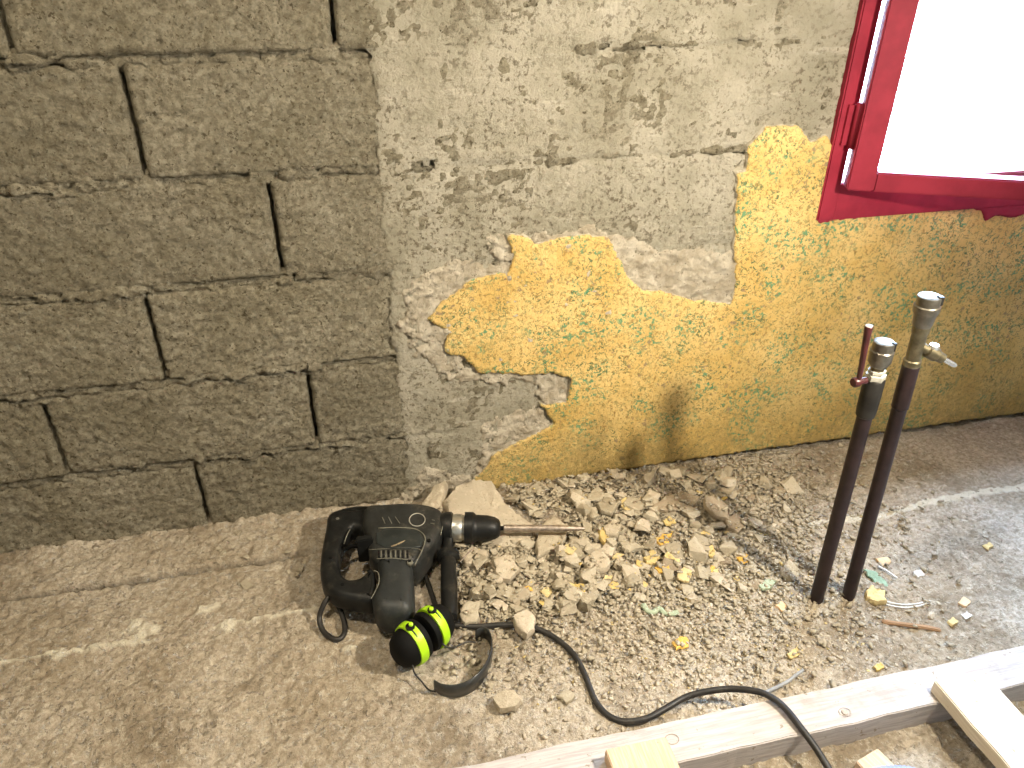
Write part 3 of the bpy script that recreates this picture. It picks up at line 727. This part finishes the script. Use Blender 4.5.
slab('plaster_chip', [(644, 556), (652, 548), (660, 554), (656, 563), (647, 562)], 0.02, 0.008, 'chip_yellow', 'olive tinged chip left of the two orange chips', 'plaster chip', sd=31)
slab('plaster_chip', [(672, 646), (679, 639), (688, 642), (687, 651), (676, 653)], 0.0, 0.006, 'chip_orange', 'lone orange chip on the dusty floor above the cord bend', 'plaster chip', sd=32)
slab('plaster_chip', [(775, 609), (780, 604), (786, 608), (782, 614)], 0.0, 0.006, 'chip_peach', 'peach coloured chip left of the pipe feet', 'plaster chip', sd=33)
slab('plaster_chip', [(786, 656), (798, 646), (803, 652), (792, 660)], 0.0, 0.006, 'chip_yellow', 'ochre chip on the floor near the grey cable end', 'plaster chip', sd=34)
slab('plaster_chip', [(864, 596), (870, 590), (883, 595), (884, 606), (874, 607), (865, 602)], 0.0, 0.015, 'chip_yellow', 'thick yellow chunk at the foot of the taller pipe', 'plaster chip', sd=35)
slab('plaster_chip', [(862, 571), (874, 574), (887, 583), (890, 590), (880, 587), (868, 579)], 0.0, 0.005, 'chip_teal', 'teal stained flake leaning behind the yellow chunk', 'plaster chip', tilt=(0.15, 0), sd=36)
slab('plaster_chip', [(876, 560), (886, 558), (891, 563), (882, 567)], 0.0, 0.006, 'chip_peach', 'peach chip right behind the taller pipe', 'plaster chip', sd=37)
slab('plaster_chip', [(958, 604), (963, 598), (971, 603), (964, 608)], 0.0, 0.006, 'chip_peach', 'small peach chip alone on the grey floor at right', 'plaster chip', sd=38)
slab('plaster_chip', [(947, 622), (953, 618), (959, 623), (952, 627)], 0.0, 0.006, 'chip_yellow', 'pale yellow chip off the end of the brown stick', 'plaster chip', sd=39)
slab('plaster_chip', [(960, 616), (966, 612), (972, 617), (965, 621)], 0.0, 0.005, 'chip_white', 'off white chip beside the pale yellow one', 'plaster chip', sd=40)
slab('plaster_chip', [(983, 547), (988, 543), (993, 547), (988, 551)], 0.0, 0.005, 'chip_yellow', 'yellow speck of plaster far right below the white seam', 'plaster chip', sd=41)
slab('plaster_chip', [(912, 572), (920, 570), (925, 575), (917, 578)], 0.0, 0.006, 'chip_white', 'white chip right of the pipes on the grey floor', 'plaster chip', sd=42)
slab('plaster_chip', [(872, 668), (880, 664), (886, 669), (877, 673)], 0.0, 0.006, 'chip_yellow', 'pale chip against the edge of the long timber', 'plaster chip', sd=43)
slab('plaster_chip', [(757, 589), (766, 583), (775, 584), (771, 591), (762, 593)], 0.0, 0.007, 'chip_mint', 'olive grey chip just left of the pipe feet', 'plaster chip', sd=44)

# ---- uncountable grit
def grit(name, mat, N, sampler, smin, smax, protos, label, seed, top=0.12):
    R = np.random.RandomState(seed); Vs = []; Fs = []; off = 0
    arr = []
    for m in protos:
        v = np.array([tuple(x.co) for x in m.vertices]); m.calc_loop_triangles()
        arr.append((v, np.array([tuple(t.vertices) for t in m.loop_triangles])))
    XY = sampler(N, R); hs = floor_h(XY[:, 0], XY[:, 1])[0]
    i = ((XY[:, 0]-hx0)/HM_C).astype(int); j = ((XY[:, 1]-hy0)/HM_C).astype(int)
    ok = (i >= 0) & (i < HM.shape[0]) & (j >= 0) & (j < HM.shape[1])
    U = np.zeros(len(XY), bool); U[ok] = R.rand(ok.sum()) < top
    hs = np.where(U, 0, hs+R.rand(len(XY))*0.007*(sampler is s_heap)); hs[U] = HM[i[U], j[U]]
    nb = np.array([near_bit(a_, b_) for a_, b_ in XY]); hs[nb] = np.minimum(hs[nb], 0.026)
    for k in range(len(XY)):
        v, f = arr[R.randint(len(arr))]; s = smin+(smax-smin)*R.rand()**2.5
        a = R.rand()*6.28; ca, sa = math.cos(a), math.sin(a); t = R.uniform(-.5, .5)
        p = v*s; p = np.stack([p[:, 0]*ca-p[:, 1]*sa, p[:, 0]*sa+p[:, 1]*ca, p[:, 2]+p[:, 0]*t], -1)+[XY[k, 0], XY[k, 1], hs[k]-0.0006]
        Vs.append(p); Fs.append(f+off); off += len(p)
    o = from_np(name, np.vstack(Vs), np.vstack(Fs), mat, None, False); o['kind'] = 'stuff'; o['label'] = label; o['category'] = 'rubble'
    return o
small = [hull_mesh('g', 500+i, 0.36, 9, 0.35) for i in range(6)]
def s_heap(N, R):
    out = []
    while len(out) < N:
        px, py = R.uniform(440, 960), R.uniform(450, 690)
        d = 1.0 if in_poly(px, py, HEAP) else 0.30*math.exp(-max(0, px-790)/60.0-max(0, py-600)/40.0)
        if R.rand() > d or any(in_poly(px, py, q_) for q_ in SLABS[:5]): continue
        p = fz(px, py, 0.01)
        if p[1] < -0.012: out.append(p[:2])
    return np.array(out)
def s_mid(N, R):
    out = []
    while len(out) < N:
        px, py = R.normal(680, 90), R.normal(620, 55)
        p = fz(px, py, 0)
        if -0.70 < p[1] < -0.02 and 0.12 < p[0] < 1.6: out.append(p[:2])
    return np.array(out)
def s_all(N, R):
    X = R.uniform(-0.8, 1.8, N*2); Y = R.uniform(-1.05, -0.005, N*2)
    keep = R.rand(N*2) < np.where(X < 0.1, 0.35, np.where(Y > -0.35, 0.9, 0.6))
    return np.stack([X, Y], -1)[keep][:N]
grit('rubble_grit', 'rubble_grey', 13000, s_heap, 0.005, 0.016, small, 'fine beige grit filling the rubble heap', 1)
grit('floor_grit', 'rubble_pale', 7000, s_mid, 0.002, 0.011, small, 'crumbs spread over the floor below the rubble heap', 2)
grit('floor_dust_grains', 'rubble_grey', 9000, s_all, 0.0015, 0.006, small, 'fine grains scattered over the whole dusty floor', 3)
grit('yellow_grit', 'chip_yellow', 420, s_mid, 0.003, 0.008, YEL, 'yellow paint crumbs sprinkled around the rubble', 4)
grit('yellow_grit', 'chip_yellow', 260, s_heap, 0.004, 0.010, YEL, 'yellow paint crumbs lying in the rubble heap', 5, 0.9)

# ------------------------------------------------------------------ rotary hammer
ZD = 0.055
def D(px, py, z=ZD): return fz(px, py, z)
def DP(L, ox=300, oy=490, s=0.15625, z=ZD): return [fz(ox+a*s, oy+b*s, z)[:2] for a, b in L]
dr0 = fz(395, 560, 0.0)
drill = tag(empty('rotary_hammer', tuple(dr0)), 'dusty black rotary hammer drill with side handle lying on its side by the wall', 'power tool')
pillow('rear_handle', DP([(480, 118), (420, 112), (330, 118), (245, 140), (195, 160), (172, 190), (172, 235), (150, 340), (132, 440), (128, 540), (142, 615), (185, 668), (260, 702), (400, 725), (480, 730),
                     (490, 640), (480, 515), (440, 522), (400, 570), (350, 588), (300, 585), (262, 545), (250, 480), (255, 420), (285, 330), (325, 250), (370, 258), (420, 285), (450, 305), (480, 310)], z=.062),
       0.026, 0.074, 0.014, 'black_plastic', drill, it=2)
pillow('gear_housing', DP([(400, 118), (560, 112), (640, 104), (770, 108), (870, 126), (925, 165), (918, 215), (905, 290), (872, 345), (830, 380), (800, 425), (760, 480), (720, 500), (600, 480), (440, 470), (430, 300), (400, 260)], z=.072),
       0.008, 0.090, 0.020, 'grey_housing', drill)
pillow('motor_housing', DP([(490, 450), (600, 440), (700, 446), (722, 480), (728, 600), (735, 740), (700, 800), (600, 812), (500, 800), (470, 760), (455, 700), (500, 620), (505, 540)], z=.068),
       0.008, 0.088, 0.024, 'motor_plastic', drill)
zt = 0.0905
def onp(px, py, z=zt): return fz(px, py, z)
# raised label panel with worn smear, vents, ring
def T(a, b): return (300+a*0.15625, 490+b*0.15625)
def pan(L, z): return [fz(*T(a, b), z)[:2] for a, b in L]
lp = pillow('label_panel', pan([(488, 252), (740, 252), (775, 285), (790, 330), (770, 376), (488, 376)], zt), 0.087, 0.0925, 0.002, 'label_panel', drill, it=1)
pillow('worn_print', pan([(575, 362), (600, 350), (675, 318), (668, 328), (640, 344), (600, 360)], 0.093), 0.0915, 0.0930, 0.0003, 'smear', lp, it=1)
for k in range(13):
    a = 500+k*15.5
    pillow('vent_slot', pan([(a, 386), (a+7, 386), (a+7, 428), (a, 428)], zt), 0.086, 0.0910, 0.0004, 'dust_line' if k % 2 else 'foam_black', drill, it=0, steps=2)
bmr = tube_mesh([tuple(np.array(onp(417.2, 519.7, zt))+np.array([math.cos(q)*0.0165, math.sin(q)*0.0205, 0.0])) for q in [2*math.pi*k/32 for k in range(33)]], 0.0011, 6, cap=False)
ring = from_bm('dial_ring', bmr, 'ring_pale', drill, True)
for (a, b, c, d) in ((527, 175, 545, 215), (567, 172, 588, 215), (610, 172, 640, 215), (845, 190, 860, 195), (835, 212, 862, 218)):
    from_bm('groove', tube_mesh([tuple(onp(*T(a, b))), tuple(onp(*T(c, d)))], 0.0009, 6), 'dust_line', drill)
def seam(L, r=0.0008, z=zt, nm='dust_seam'):
    from_bm(nm, tube_mesh(smooth_path([tuple(onp(*T(a, b), z)) for a, b in L], 4), r, 6), 'dust_line', drill, True)
seam([(500, 244), (620, 240), (720, 246), (765, 262), (795, 290), (800, 330), (775, 400), (735, 480)], 0.0013)
seam([(440, 382), (600, 374), (740, 374), (785, 392)], 0.0007)
seam([(490, 440), (590, 436), (690, 446)], 0.0009, 0.0885)
seam([(470, 515), (500, 530), (505, 590), (480, 650), (455, 695)], 0.0010, 0.087)
seam([(320, 252), (300, 290), (282, 345)], 0.0010, 0.0735)
seam([(906, 170), (915, 210), (900, 290)], 0.0010, 0.078)
for a, b, z in ((702, 455, .0885), (825, 320, .0895), (240, 183, .0740), (272, 605, .0740), (195, 435, .0740)):
    p = onp(*T(a, b), z); sw = lathe('screw', p-np.array([0, 0, .003]), (0, 0, 1), [(0, .0038), (.0038, .0036), (.0040, .002)], 'steel' if (a, b) == (240, 183) else 'foam_black', drill, 12)
lathe('boss', onp(*T(705, 462), .0885)-np.array([0, 0, .004]), (0, 0, 1), [(0, .0062), (.004, .006), (.0045, .004)], 'dust_line', drill, 14)
from_bm('trigger', tube_mesh(smooth_path([tuple(fz(*T(*p), 0.055)) for p in [(258, 430), (280, 385), (330, 362), (380, 358), (440, 365)]], 4), 0.0045, 8), 'foam_black', drill, True)
box('switch_block', tuple(fz(*T(375, 435), .04)), tuple(fz(*T(460, 385), .07)+np.array([0.004, 0, 0.03])), 'black_plastic', drill, 0.002)
# nose: collar, chuck, bit along one axis
A0 = Vector(fz(446, 528, ZD)); A1 = Vector(fz(585, 528.5, ZD)); ax = (A1-A0).normalized()
def tx(px): return ((Vector(fz(px, 528.2, ZD))-A0).dot(ax))
lathe('clamp_collar', A0, ax, [(-0.012, .030), (0.0, .0345), (tx(452)-.001, .0345), (tx(453), .030)], 'black_plastic', drill)
lathe('steel_collar', A0, ax, [(tx(451), .022), (tx(452), .0295), (tx(461), .0305), (tx(463), .0275), (tx(466), .0275), (tx(467), .02)], 'steel', drill)
lathe('chuck', A0, ax, [(tx(464), .02), (tx(465), .0345), (tx(473), .0345), (tx(476), .0290), (tx(478), .0285), (tx(488), .0275), (tx(495), .0240), (tx(499), .0185), (tx(500.5), .011)], 'black_plastic', drill)
lathe('bit_shank', A0, ax, [(tx(499), .0050), (tx(505), .0050)], 'foam_black', drill, 14)
lathe('drill_bit', A0, ax, [(tx(503.5), .0060), (tx(504), .0082), (tx(558), .0076), (tx(564), .0064), (tx(580), .0048), (tx(585), .0022)], 'bit_steel', drill, 10)
# side handle
G0 = Vector(fz(448, 540, 0.048)); G1 = Vector(fz(449.5, 614, 0.032)); ga = (G1-G0).normalized(); gl = (G1-G0).length
def ty(py): return (Vector(fz(448.5, py, 0.045))-G0).dot(ga)
lathe('side_handle_neck', G0, ga, [(-.02, .0115), (ty(556), .0115)], 'black_plastic', drill, 16)
lathe('side_handle', G0, ga, [(ty(553), .010), (ty(554), .0235), (ty(558), .0240), (ty(560), .0155), (ty(570), .0162), (ty(585), .0172), (ty(600), .0165), (ty(608), .0168), (ty(613), .015), (ty(615), .008)], 'black_plastic', drill, 22)
from_bm('depth_stop', tube_mesh([tuple(fz(460, 562, 0.05)), tuple(fz(468, 553, .055)), tuple(fz(474, 548, .055))], 0.0016, 6), 'bit_steel', drill)
# power cord, from the handle heel, looping out and back under the tool, then across the floor
cp = [(331, 594, .05), (324, 604, .04), (319.5, 617, .02), (322, 629, .010), (330, 637, .008), (338, 639.5, .008), (344, 634, .008), (344.5, 624, .010), (341, 612, .016), (337, 602, .026), (338, 596, .034), (350, 592, .034), (362, 592, .034)]
from_bm('power_cord', tube_mesh(smooth_path([tuple(fz(a, b, c)) for a, b, c in cp], 6), 0.0052, 10), 'cord_rubber', drill, True)
cp = [(425, 575, .012), (431, 592, .008), (438, 612, .007), (446, 623, .007), (462, 626, .007), (480, 626.5, .008), (500, 625, .008), (522, 626, .008), (540, 630, .008), (558, 640, .008), (574, 655, .008), (585, 675, .008), (594, 698, .008), (606, 714, .008),
      (623, 721.5, .010), (645, 719, .014), (665, 709, .018), (684, 698, .022), (704, 692, .030), (728, 689, .040), (748, 690, .052), (765, 694, .060), (783, 706, .062), (801, 728, .060), (817, 750, .052), (832, 774, .045), (842, 790, .04)]
pc = from_bm('power_cord', tube_mesh(smooth_path([tuple(fz(a, b, c)) for a, b, c in cp], 6), 0.0056, 10), 'cord_rubber', drill, True)

# ------------------------------------------------------------------ ear defenders
ez = 0.047
def E(a, b, z=ez): return Vector(fz(360+a*.15625, 580+b*.15625, z))
m0 = E(330, 410); m1 = E(470, 300); ea = (m1-m0); ea.z = 0; ea.normalize()
emf = tag(empty('ear_defenders', (m0.x, m0.y, 0)), 'black and lime green ear defenders lying on the floor against the drill', 'ear defenders')
mid = (m0+m1)/2
R0 = 0.043
def cup(c, a, nm):
    o = lathe('ear_cup', c, a, [(-.043, .010), (-.041, .020), (-.034, .031), (-.022, .038), (-.008, .0405), (.0, .041)], 'foam_black', emf, 36, 0.88)
    lathe('green_rim', c, a, [(-.013, .037), (-.0125, .0425), (-.004, .0445), (.004, .0445), (.0045, .03)], 'hivis_green', o, 36, 0.88)
    lathe('cushion', c, a, [(.004, .034), (.005, .0405), (.010, .0425), (.016, .0405), (.0185, .034), (.019, .022)], 'foam_black', o, 36, 0.88)
    k = lathe('pivot_knob', Vector(c)+Vector(a)*(-.002)+Vector((0, 0, R0+0.002)), (0, 0, 1), [(0, .0042), (.006, .0042), (.007, .003)], 'hivis_green', o, 14)
    yk = lathe('yoke', Vector(c)+Vector(a)*(-.004)+Vector((0, 0, R0+0.0005)), (0, 0, 1), [(0, .0085), (.003, .0085), (.0045, .006)], 'foam_black', o, 14)
    return o
dgap = 0.0225
c1 = cup(mid-ea*dgap, ea, 'a'); c2 = cup(mid+ea*dgap, -ea, 'b')
# black housing shell covers the sides of the rim facing the floor side
bz = lambda a, b, z=0.003: Vector(fz(360+a*.15625, 580+b*.15625, z))
base = smooth_path([tuple(bz(*p)) for p in [(478, 705), (530, 738), (610, 748), (690, 728), (760, 678), (815, 600), (842, 510), (838, 425), (800, 372), (740, 345+40)]], 6)
bm = bmesh.new(); n = len(base); cols = []
for i, p in enumerate(base):
    t = Vector(base[min(i+1, n-1)])-Vector(base[max(i-1, 0)]); t.z = 0; t.normalize(); nn = Vector((-t.y, t.x, 0))
    u = i/(n-1); hgt = 0.027+0.008*math.sin(math.pi*u)
    cols.append([bm.verts.new(Vector(p)+nn*s*0.0012+Vector((0, 0, z))) for s, z in ((-1, 0), (-1.6, hgt*.5), (-1, hgt), (1, hgt), (0.4, hgt*.5), (1, 0))])
for A, B in zip(cols, cols[1:]):
    for k in range(6): bm.faces.new((A[k], A[(k+1) % 6], B[(k+1) % 6], B[k]))
bm.faces.new(cols[0][::-1]); bm.faces.new(cols[-1])
hb = from_bm('headband', bm, 'band_black', emf, True)
for L in ([(740, 398, .014), (690, 396, .016), (640, 415, .020), (600, 432, .026), (560, 432, .032), (520, 400, .040)], [(485, 715, .010), (440, 702, .010), (395, 650, .014), (360, 612, .020), (345, 585, .028), (335, 540, .036)]):
    from_bm('wire_arm', tube_mesh(smooth_path([tuple(bz(a, b, c)) for a, b, c in L], 4), 0.0016, 8), 'cord_rubber', emf, True)
for (cc, sgn) in ((mid-ea*(dgap+.006), 1), (mid+ea*(dgap+.006), -1)):
    L = [Vector(cc)+Vector((0, 0, R0+.004)), Vector(cc)+Vector((-ea.y*0.02, ea.x*0.02, 0))*(-1)+Vector((0, 0, .036)), Vector(cc)+Vector((-ea.y*0.036, ea.x*0.036, 0))*(-1)+Vector((0, 0, .010))]
    from_bm('wire_arm', tube_mesh(smooth_path([tuple(v) for v in L], 5), 0.0016, 8), 'cord_rubber', emf, True)

# ------------------------------------------------------------------ pipes with fittings
def pipe_axis(x, y, dx, zt_): return Vector((x, y, 0)), Vector((dx, 0, zt_)).normalized()
p1 = tag(empty('water_pipe', (.852, -.5, 0)), 'shorter dark brown pipe with capped end and red lever valve', 'pipe')
o1, a1 = pipe_axis(.852, -.5, -.013, .59)
lathe('tube', o1, a1, [(-.02, .0130), (.455, .0130)], 'pipe_brown', p1, 20)
lathe('coupling', o1, a1, [(.447, .013), (.449, .0155), (.462, .0168), (.520, .0172), (.523, .015)], 'coupling_dark', p1, 24)
lathe('hex_nut', o1, a1, [(.520, .0155), (.522, .0165), (.531, .0165), (.5315, .0130), (.534, .0128), (.5345, .0145), (.539, .0145), (.540, .010)], 'white_ring', p1, 6)
lathe('neck', o1, a1, [(.538, .011), (.549, .011)], 'brass', p1, 16)
cp1 = lathe('end_cap', o1, a1, [(.545, .011), (.549, .0150), (.556, .0183), (.575, .0190), (.577, .0172), (.591, .0168), (.592, .0155)], 'brass_cap', p1, 24)
box('cap_notch', (.846, -.514, .578), (.853, -.506, .5935), 'coupling_dark', cp1, .001)
lv = [fz(0, 0)]*0
def yl(px, py, y=-.5): d = ray(px, py); return CAM+(y-CAM[1])/d[1]*d
hp = [yl(857, 384, -.507), yl(860, 374, -.509), yl(864, 352, -.511), yl(867, 336, -.511), yl(869, 326, -.511)]
lev = from_bm('lever_handle', tube_mesh(smooth_path([tuple(p) for p in hp], 5), .005, 12, taper=[.0042+.0026*(i/20)**1.5 for i in range(21)]), 'red_lever', p1, True)
q0 = Vector(yl(857, 382, -.507))
lathe('valve_stem', q0+Vector((-.002, 0, 0)), (1, 0.1, 0), [(-.006, .007), (-.004, .0085), (.004, .0085), (.006, .006), (.020, .006)], 'red_lever', p1, 18)
lathe('lever_tip', Vector(hp[-1])-Vector((0, 0, .004)), (0.03, 0, 1), [(0, .0060), (.004, .0058), (.006, .003)], 'white_ring', p1, 12)

p2 = tag(empty('water_pipe', (.919, -.509, 0)), 'taller dark brown pipe with brass tee, side tap and capped top', 'pipe')
o2, a2 = pipe_axis(.919, -.509, -.028, .665)
lathe('tube', o2, a2, [(-.02, .0125), (.466, .0125)], 'pipe_brown', p2, 20)
lathe('sleeve', o2, a2, [(.462, .0125), (.464, .0142), (.546, .0140), (.548, .012)], 'pipe_brown', p2, 20)
lathe('brass_tee', o2, a2, [(.545, .0120), (.547, .0140), (.556, .0140), (.558, .0118), (.606, .0120), (.608, .0135), (.620, .0135), (.622, .011)], 'brass', p2, 20)
cp2 = lathe('end_cap', o2, a2, [(.618, .0128), (.622, .0150), (.640, .0170), (.646, .0198), (.655, .0200), (.657, .0180), (.671, .0178), (.672, .0165)], 'brass_cap', p2, 24)
box('cap_notch', (.898, -.5235, .6585), (.907, -.514, .6735), 'coupling_dark', cp2, .001)
t0 = o2+a2*.585; t1 = Vector(yl(956, 366, -.535)); ta = (t1-t0).normalized(); tl = (t1-t0).length
tp = lathe('side_tap', t0, ta, [(.005, .0085), (.020, .0085), (.022, .0118), (.038, .0118), (.040, .0095), (tl-.026, .0085), (tl-.024, .005)], 'brass', p2, 16)
lathe('tap_stem', t0, ta, [(tl-.028, .0045), (tl-.004, .0045), (tl, .0025)], 'chrome', tp, 12)
lathe('tap_screw', t0+ta*.030, (0, 0, 1), [(0, .0085), (.013, .0085), (.015, .007)], 'chrome', tp, 12)
# ------------------------------------------------------------------ timbers
def timber(name, x0, x1, y0, y1, z0, z1, mat, label, along='x', rz=0.0, cat='timber'):
    cx, cy = (x0+x1)/2, (y0+y1)/2; L = (x1-x0) if along == 'x' else (y1-y0); Wd = (y1-y0) if along == 'x' else (x1-x0)
    bm = bmesh.new(); bmesh.ops.create_cube(bm, size=1); bmesh.ops.scale(bm, vec=(L, Wd, z1-z0), verts=bm.verts)
    lng = [e for e in bm.edges if abs((e.verts[0].co-e.verts[1].co).x) > L*.9]
    bmesh.ops.subdivide_edges(bm, edges=lng, cuts=int(L/0.03), use_grid_fill=True)
    for v in bm.verts:
        v.co.y += 0.0012*math.sin(v.co.x*23)+0.0008*math.sin(v.co.x*71); v.co.z += 0.0008*math.sin(v.co.x*31+1)
    sharp = [e for e in bm.edges if len(e.link_faces) == 2 and e.calc_face_angle(0) > 0.8]
    bmesh.ops.bevel(bm, geom=sharp, offset=0.0018, segments=2, affect='EDGES')
    o = from_bm(name, bm, mat); o.location = (cx, cy, (z0+z1)/2); o.rotation_euler = (0, 0, rz+(0 if along == 'x' else math.pi/2))
    return tag(o, label, cat)
tb = timber('timber_beam', -0.55, 2.6, -0.7935, -0.7235, -0.004, 0.052, 'board_wood', 'long dusty whitened timber lying along the floor in front of the rubble')
for a, b, r in ((672, 739, .011), (845, 712, .010)):
    k = fz(a, b, .0535); bmr = tube_mesh([tuple(k+np.array([math.cos(q)*r, math.sin(q)*r*.8, 0])) for q in [2*math.pi*i/24 for i in range(25)]], .0006, 5, cap=False)
    kk = from_bm('knot', bmr, 'knot_dark', None); kk.parent = tb; kk.matrix_parent_inverse = Matrix.Translation(-tb.location)
    if a > 700: c = lathe('knot', k-np.array([0, 0, .001]), (0, 0, 1), [(0, r*.55), (.0012, r*.5)], 'knot_dark', None, 14); c.parent = tb; c.matrix_parent_inverse = Matrix.Translation(-tb.location)
ZP = 0.080
a = fz(935, 680, ZP); c_ = fz(606, 749, ZP)
timber('timber_plank', a[0], a[0]+.095, a[1]-.75, a[1], 0.0525, ZP, 'plank_wood', 'bright plank lapped across the long timber at the right corner', 'y')
timber('timber_plank', c_[0], c_[0]+.100, c_[1]-.75, c_[1], 0.0525, ZP, 'offcut_wood', 'peach toned plank lapped across the long timber below the cord', 'y')
# far rail that carries the other ends of the planks
timber('timber_beam', -0.55, 2.6, -1.50, -1.43, -0.004, 0.052, 'board_wood', 'second long timber carrying the near ends of the planks')
oc = fz(872, 752, .03)
timber('wood_offcut', oc[0]-.02, oc[0]+.03, oc[1]-.12, oc[1], 0.004, .030, 'offcut_wood', 'short orange brown offcut on the floor inside the timber frame', 'y', 0.25)
st = [fz(882, 620, .006), fz(941, 630, .006)]
d = st[1]-st[0]; ln = float(np.linalg.norm(d)); cxy = (st[0]+st[1])/2
sk = timber('wood_stick', cxy[0]-ln/2, cxy[0]+ln/2, cxy[1]-.0045, cxy[1]+.0045, .0005, .0075, 'stick_wood', 'brown splinter of wood on the grey floor right of the pipes', 'x', math.atan2(d[1], d[0]), 'stick')
# ------------------------------------------------------------------ loose wires
for i, (L, r, m, nm, lb, ct) in enumerate([
    ([(764, 693, .010), (775, 688, .008), (787, 682, .008), (796, 675, .008), (803, 670, .007)], .0032, 'cable_grey', 'cable_end', 'grey cable end poking out beside the long timber', 'cable'),
    ([(882, 600, .006), (893, 603, .005), (905, 604.5, .005), (918, 603.5, .005), (930, 600.5, .006)], .0013, 'white_plastic', 'white_wire', 'upper strand of the white wire scrap by the yellow chunk', 'wire'),
    ([(882, 603, .005), (893, 606, .004), (905, 607.5, .004), (918, 606, .005), (929, 602.5, .005)], .0013, 'white_plastic', 'white_wire', 'lower strand of the white wire scrap by the yellow chunk', 'wire'),
    ([(878, 566, .006), (887, 571, .006), (897, 578, .004)], .0022, 'white_plastic', 'white_sliver', 'short white sliver behind the teal stained flake', 'sliver')]):
    tag(from_bm(nm, tube_mesh(smooth_path([tuple(fz(*p)) for p in L], 5), r, 8), m, None, True), lb, ct)
# ribbed hose just entering the frame at the bottom
hs = smooth_path([tuple(fz(a, b, .03)) for a, b in [(862, 790), (872, 777), (895, 773.5), (920, 777), (938, 790)]], 12)
tag(from_bm('ribbed_hose', tube_mesh(hs, .011, 12, taper=[.0112+.0012*(i % 2) for i in range(len(hs))]), 'hose_blue', None), 'pale blue ribbed hose curving into view at the bottom edge', 'hose')
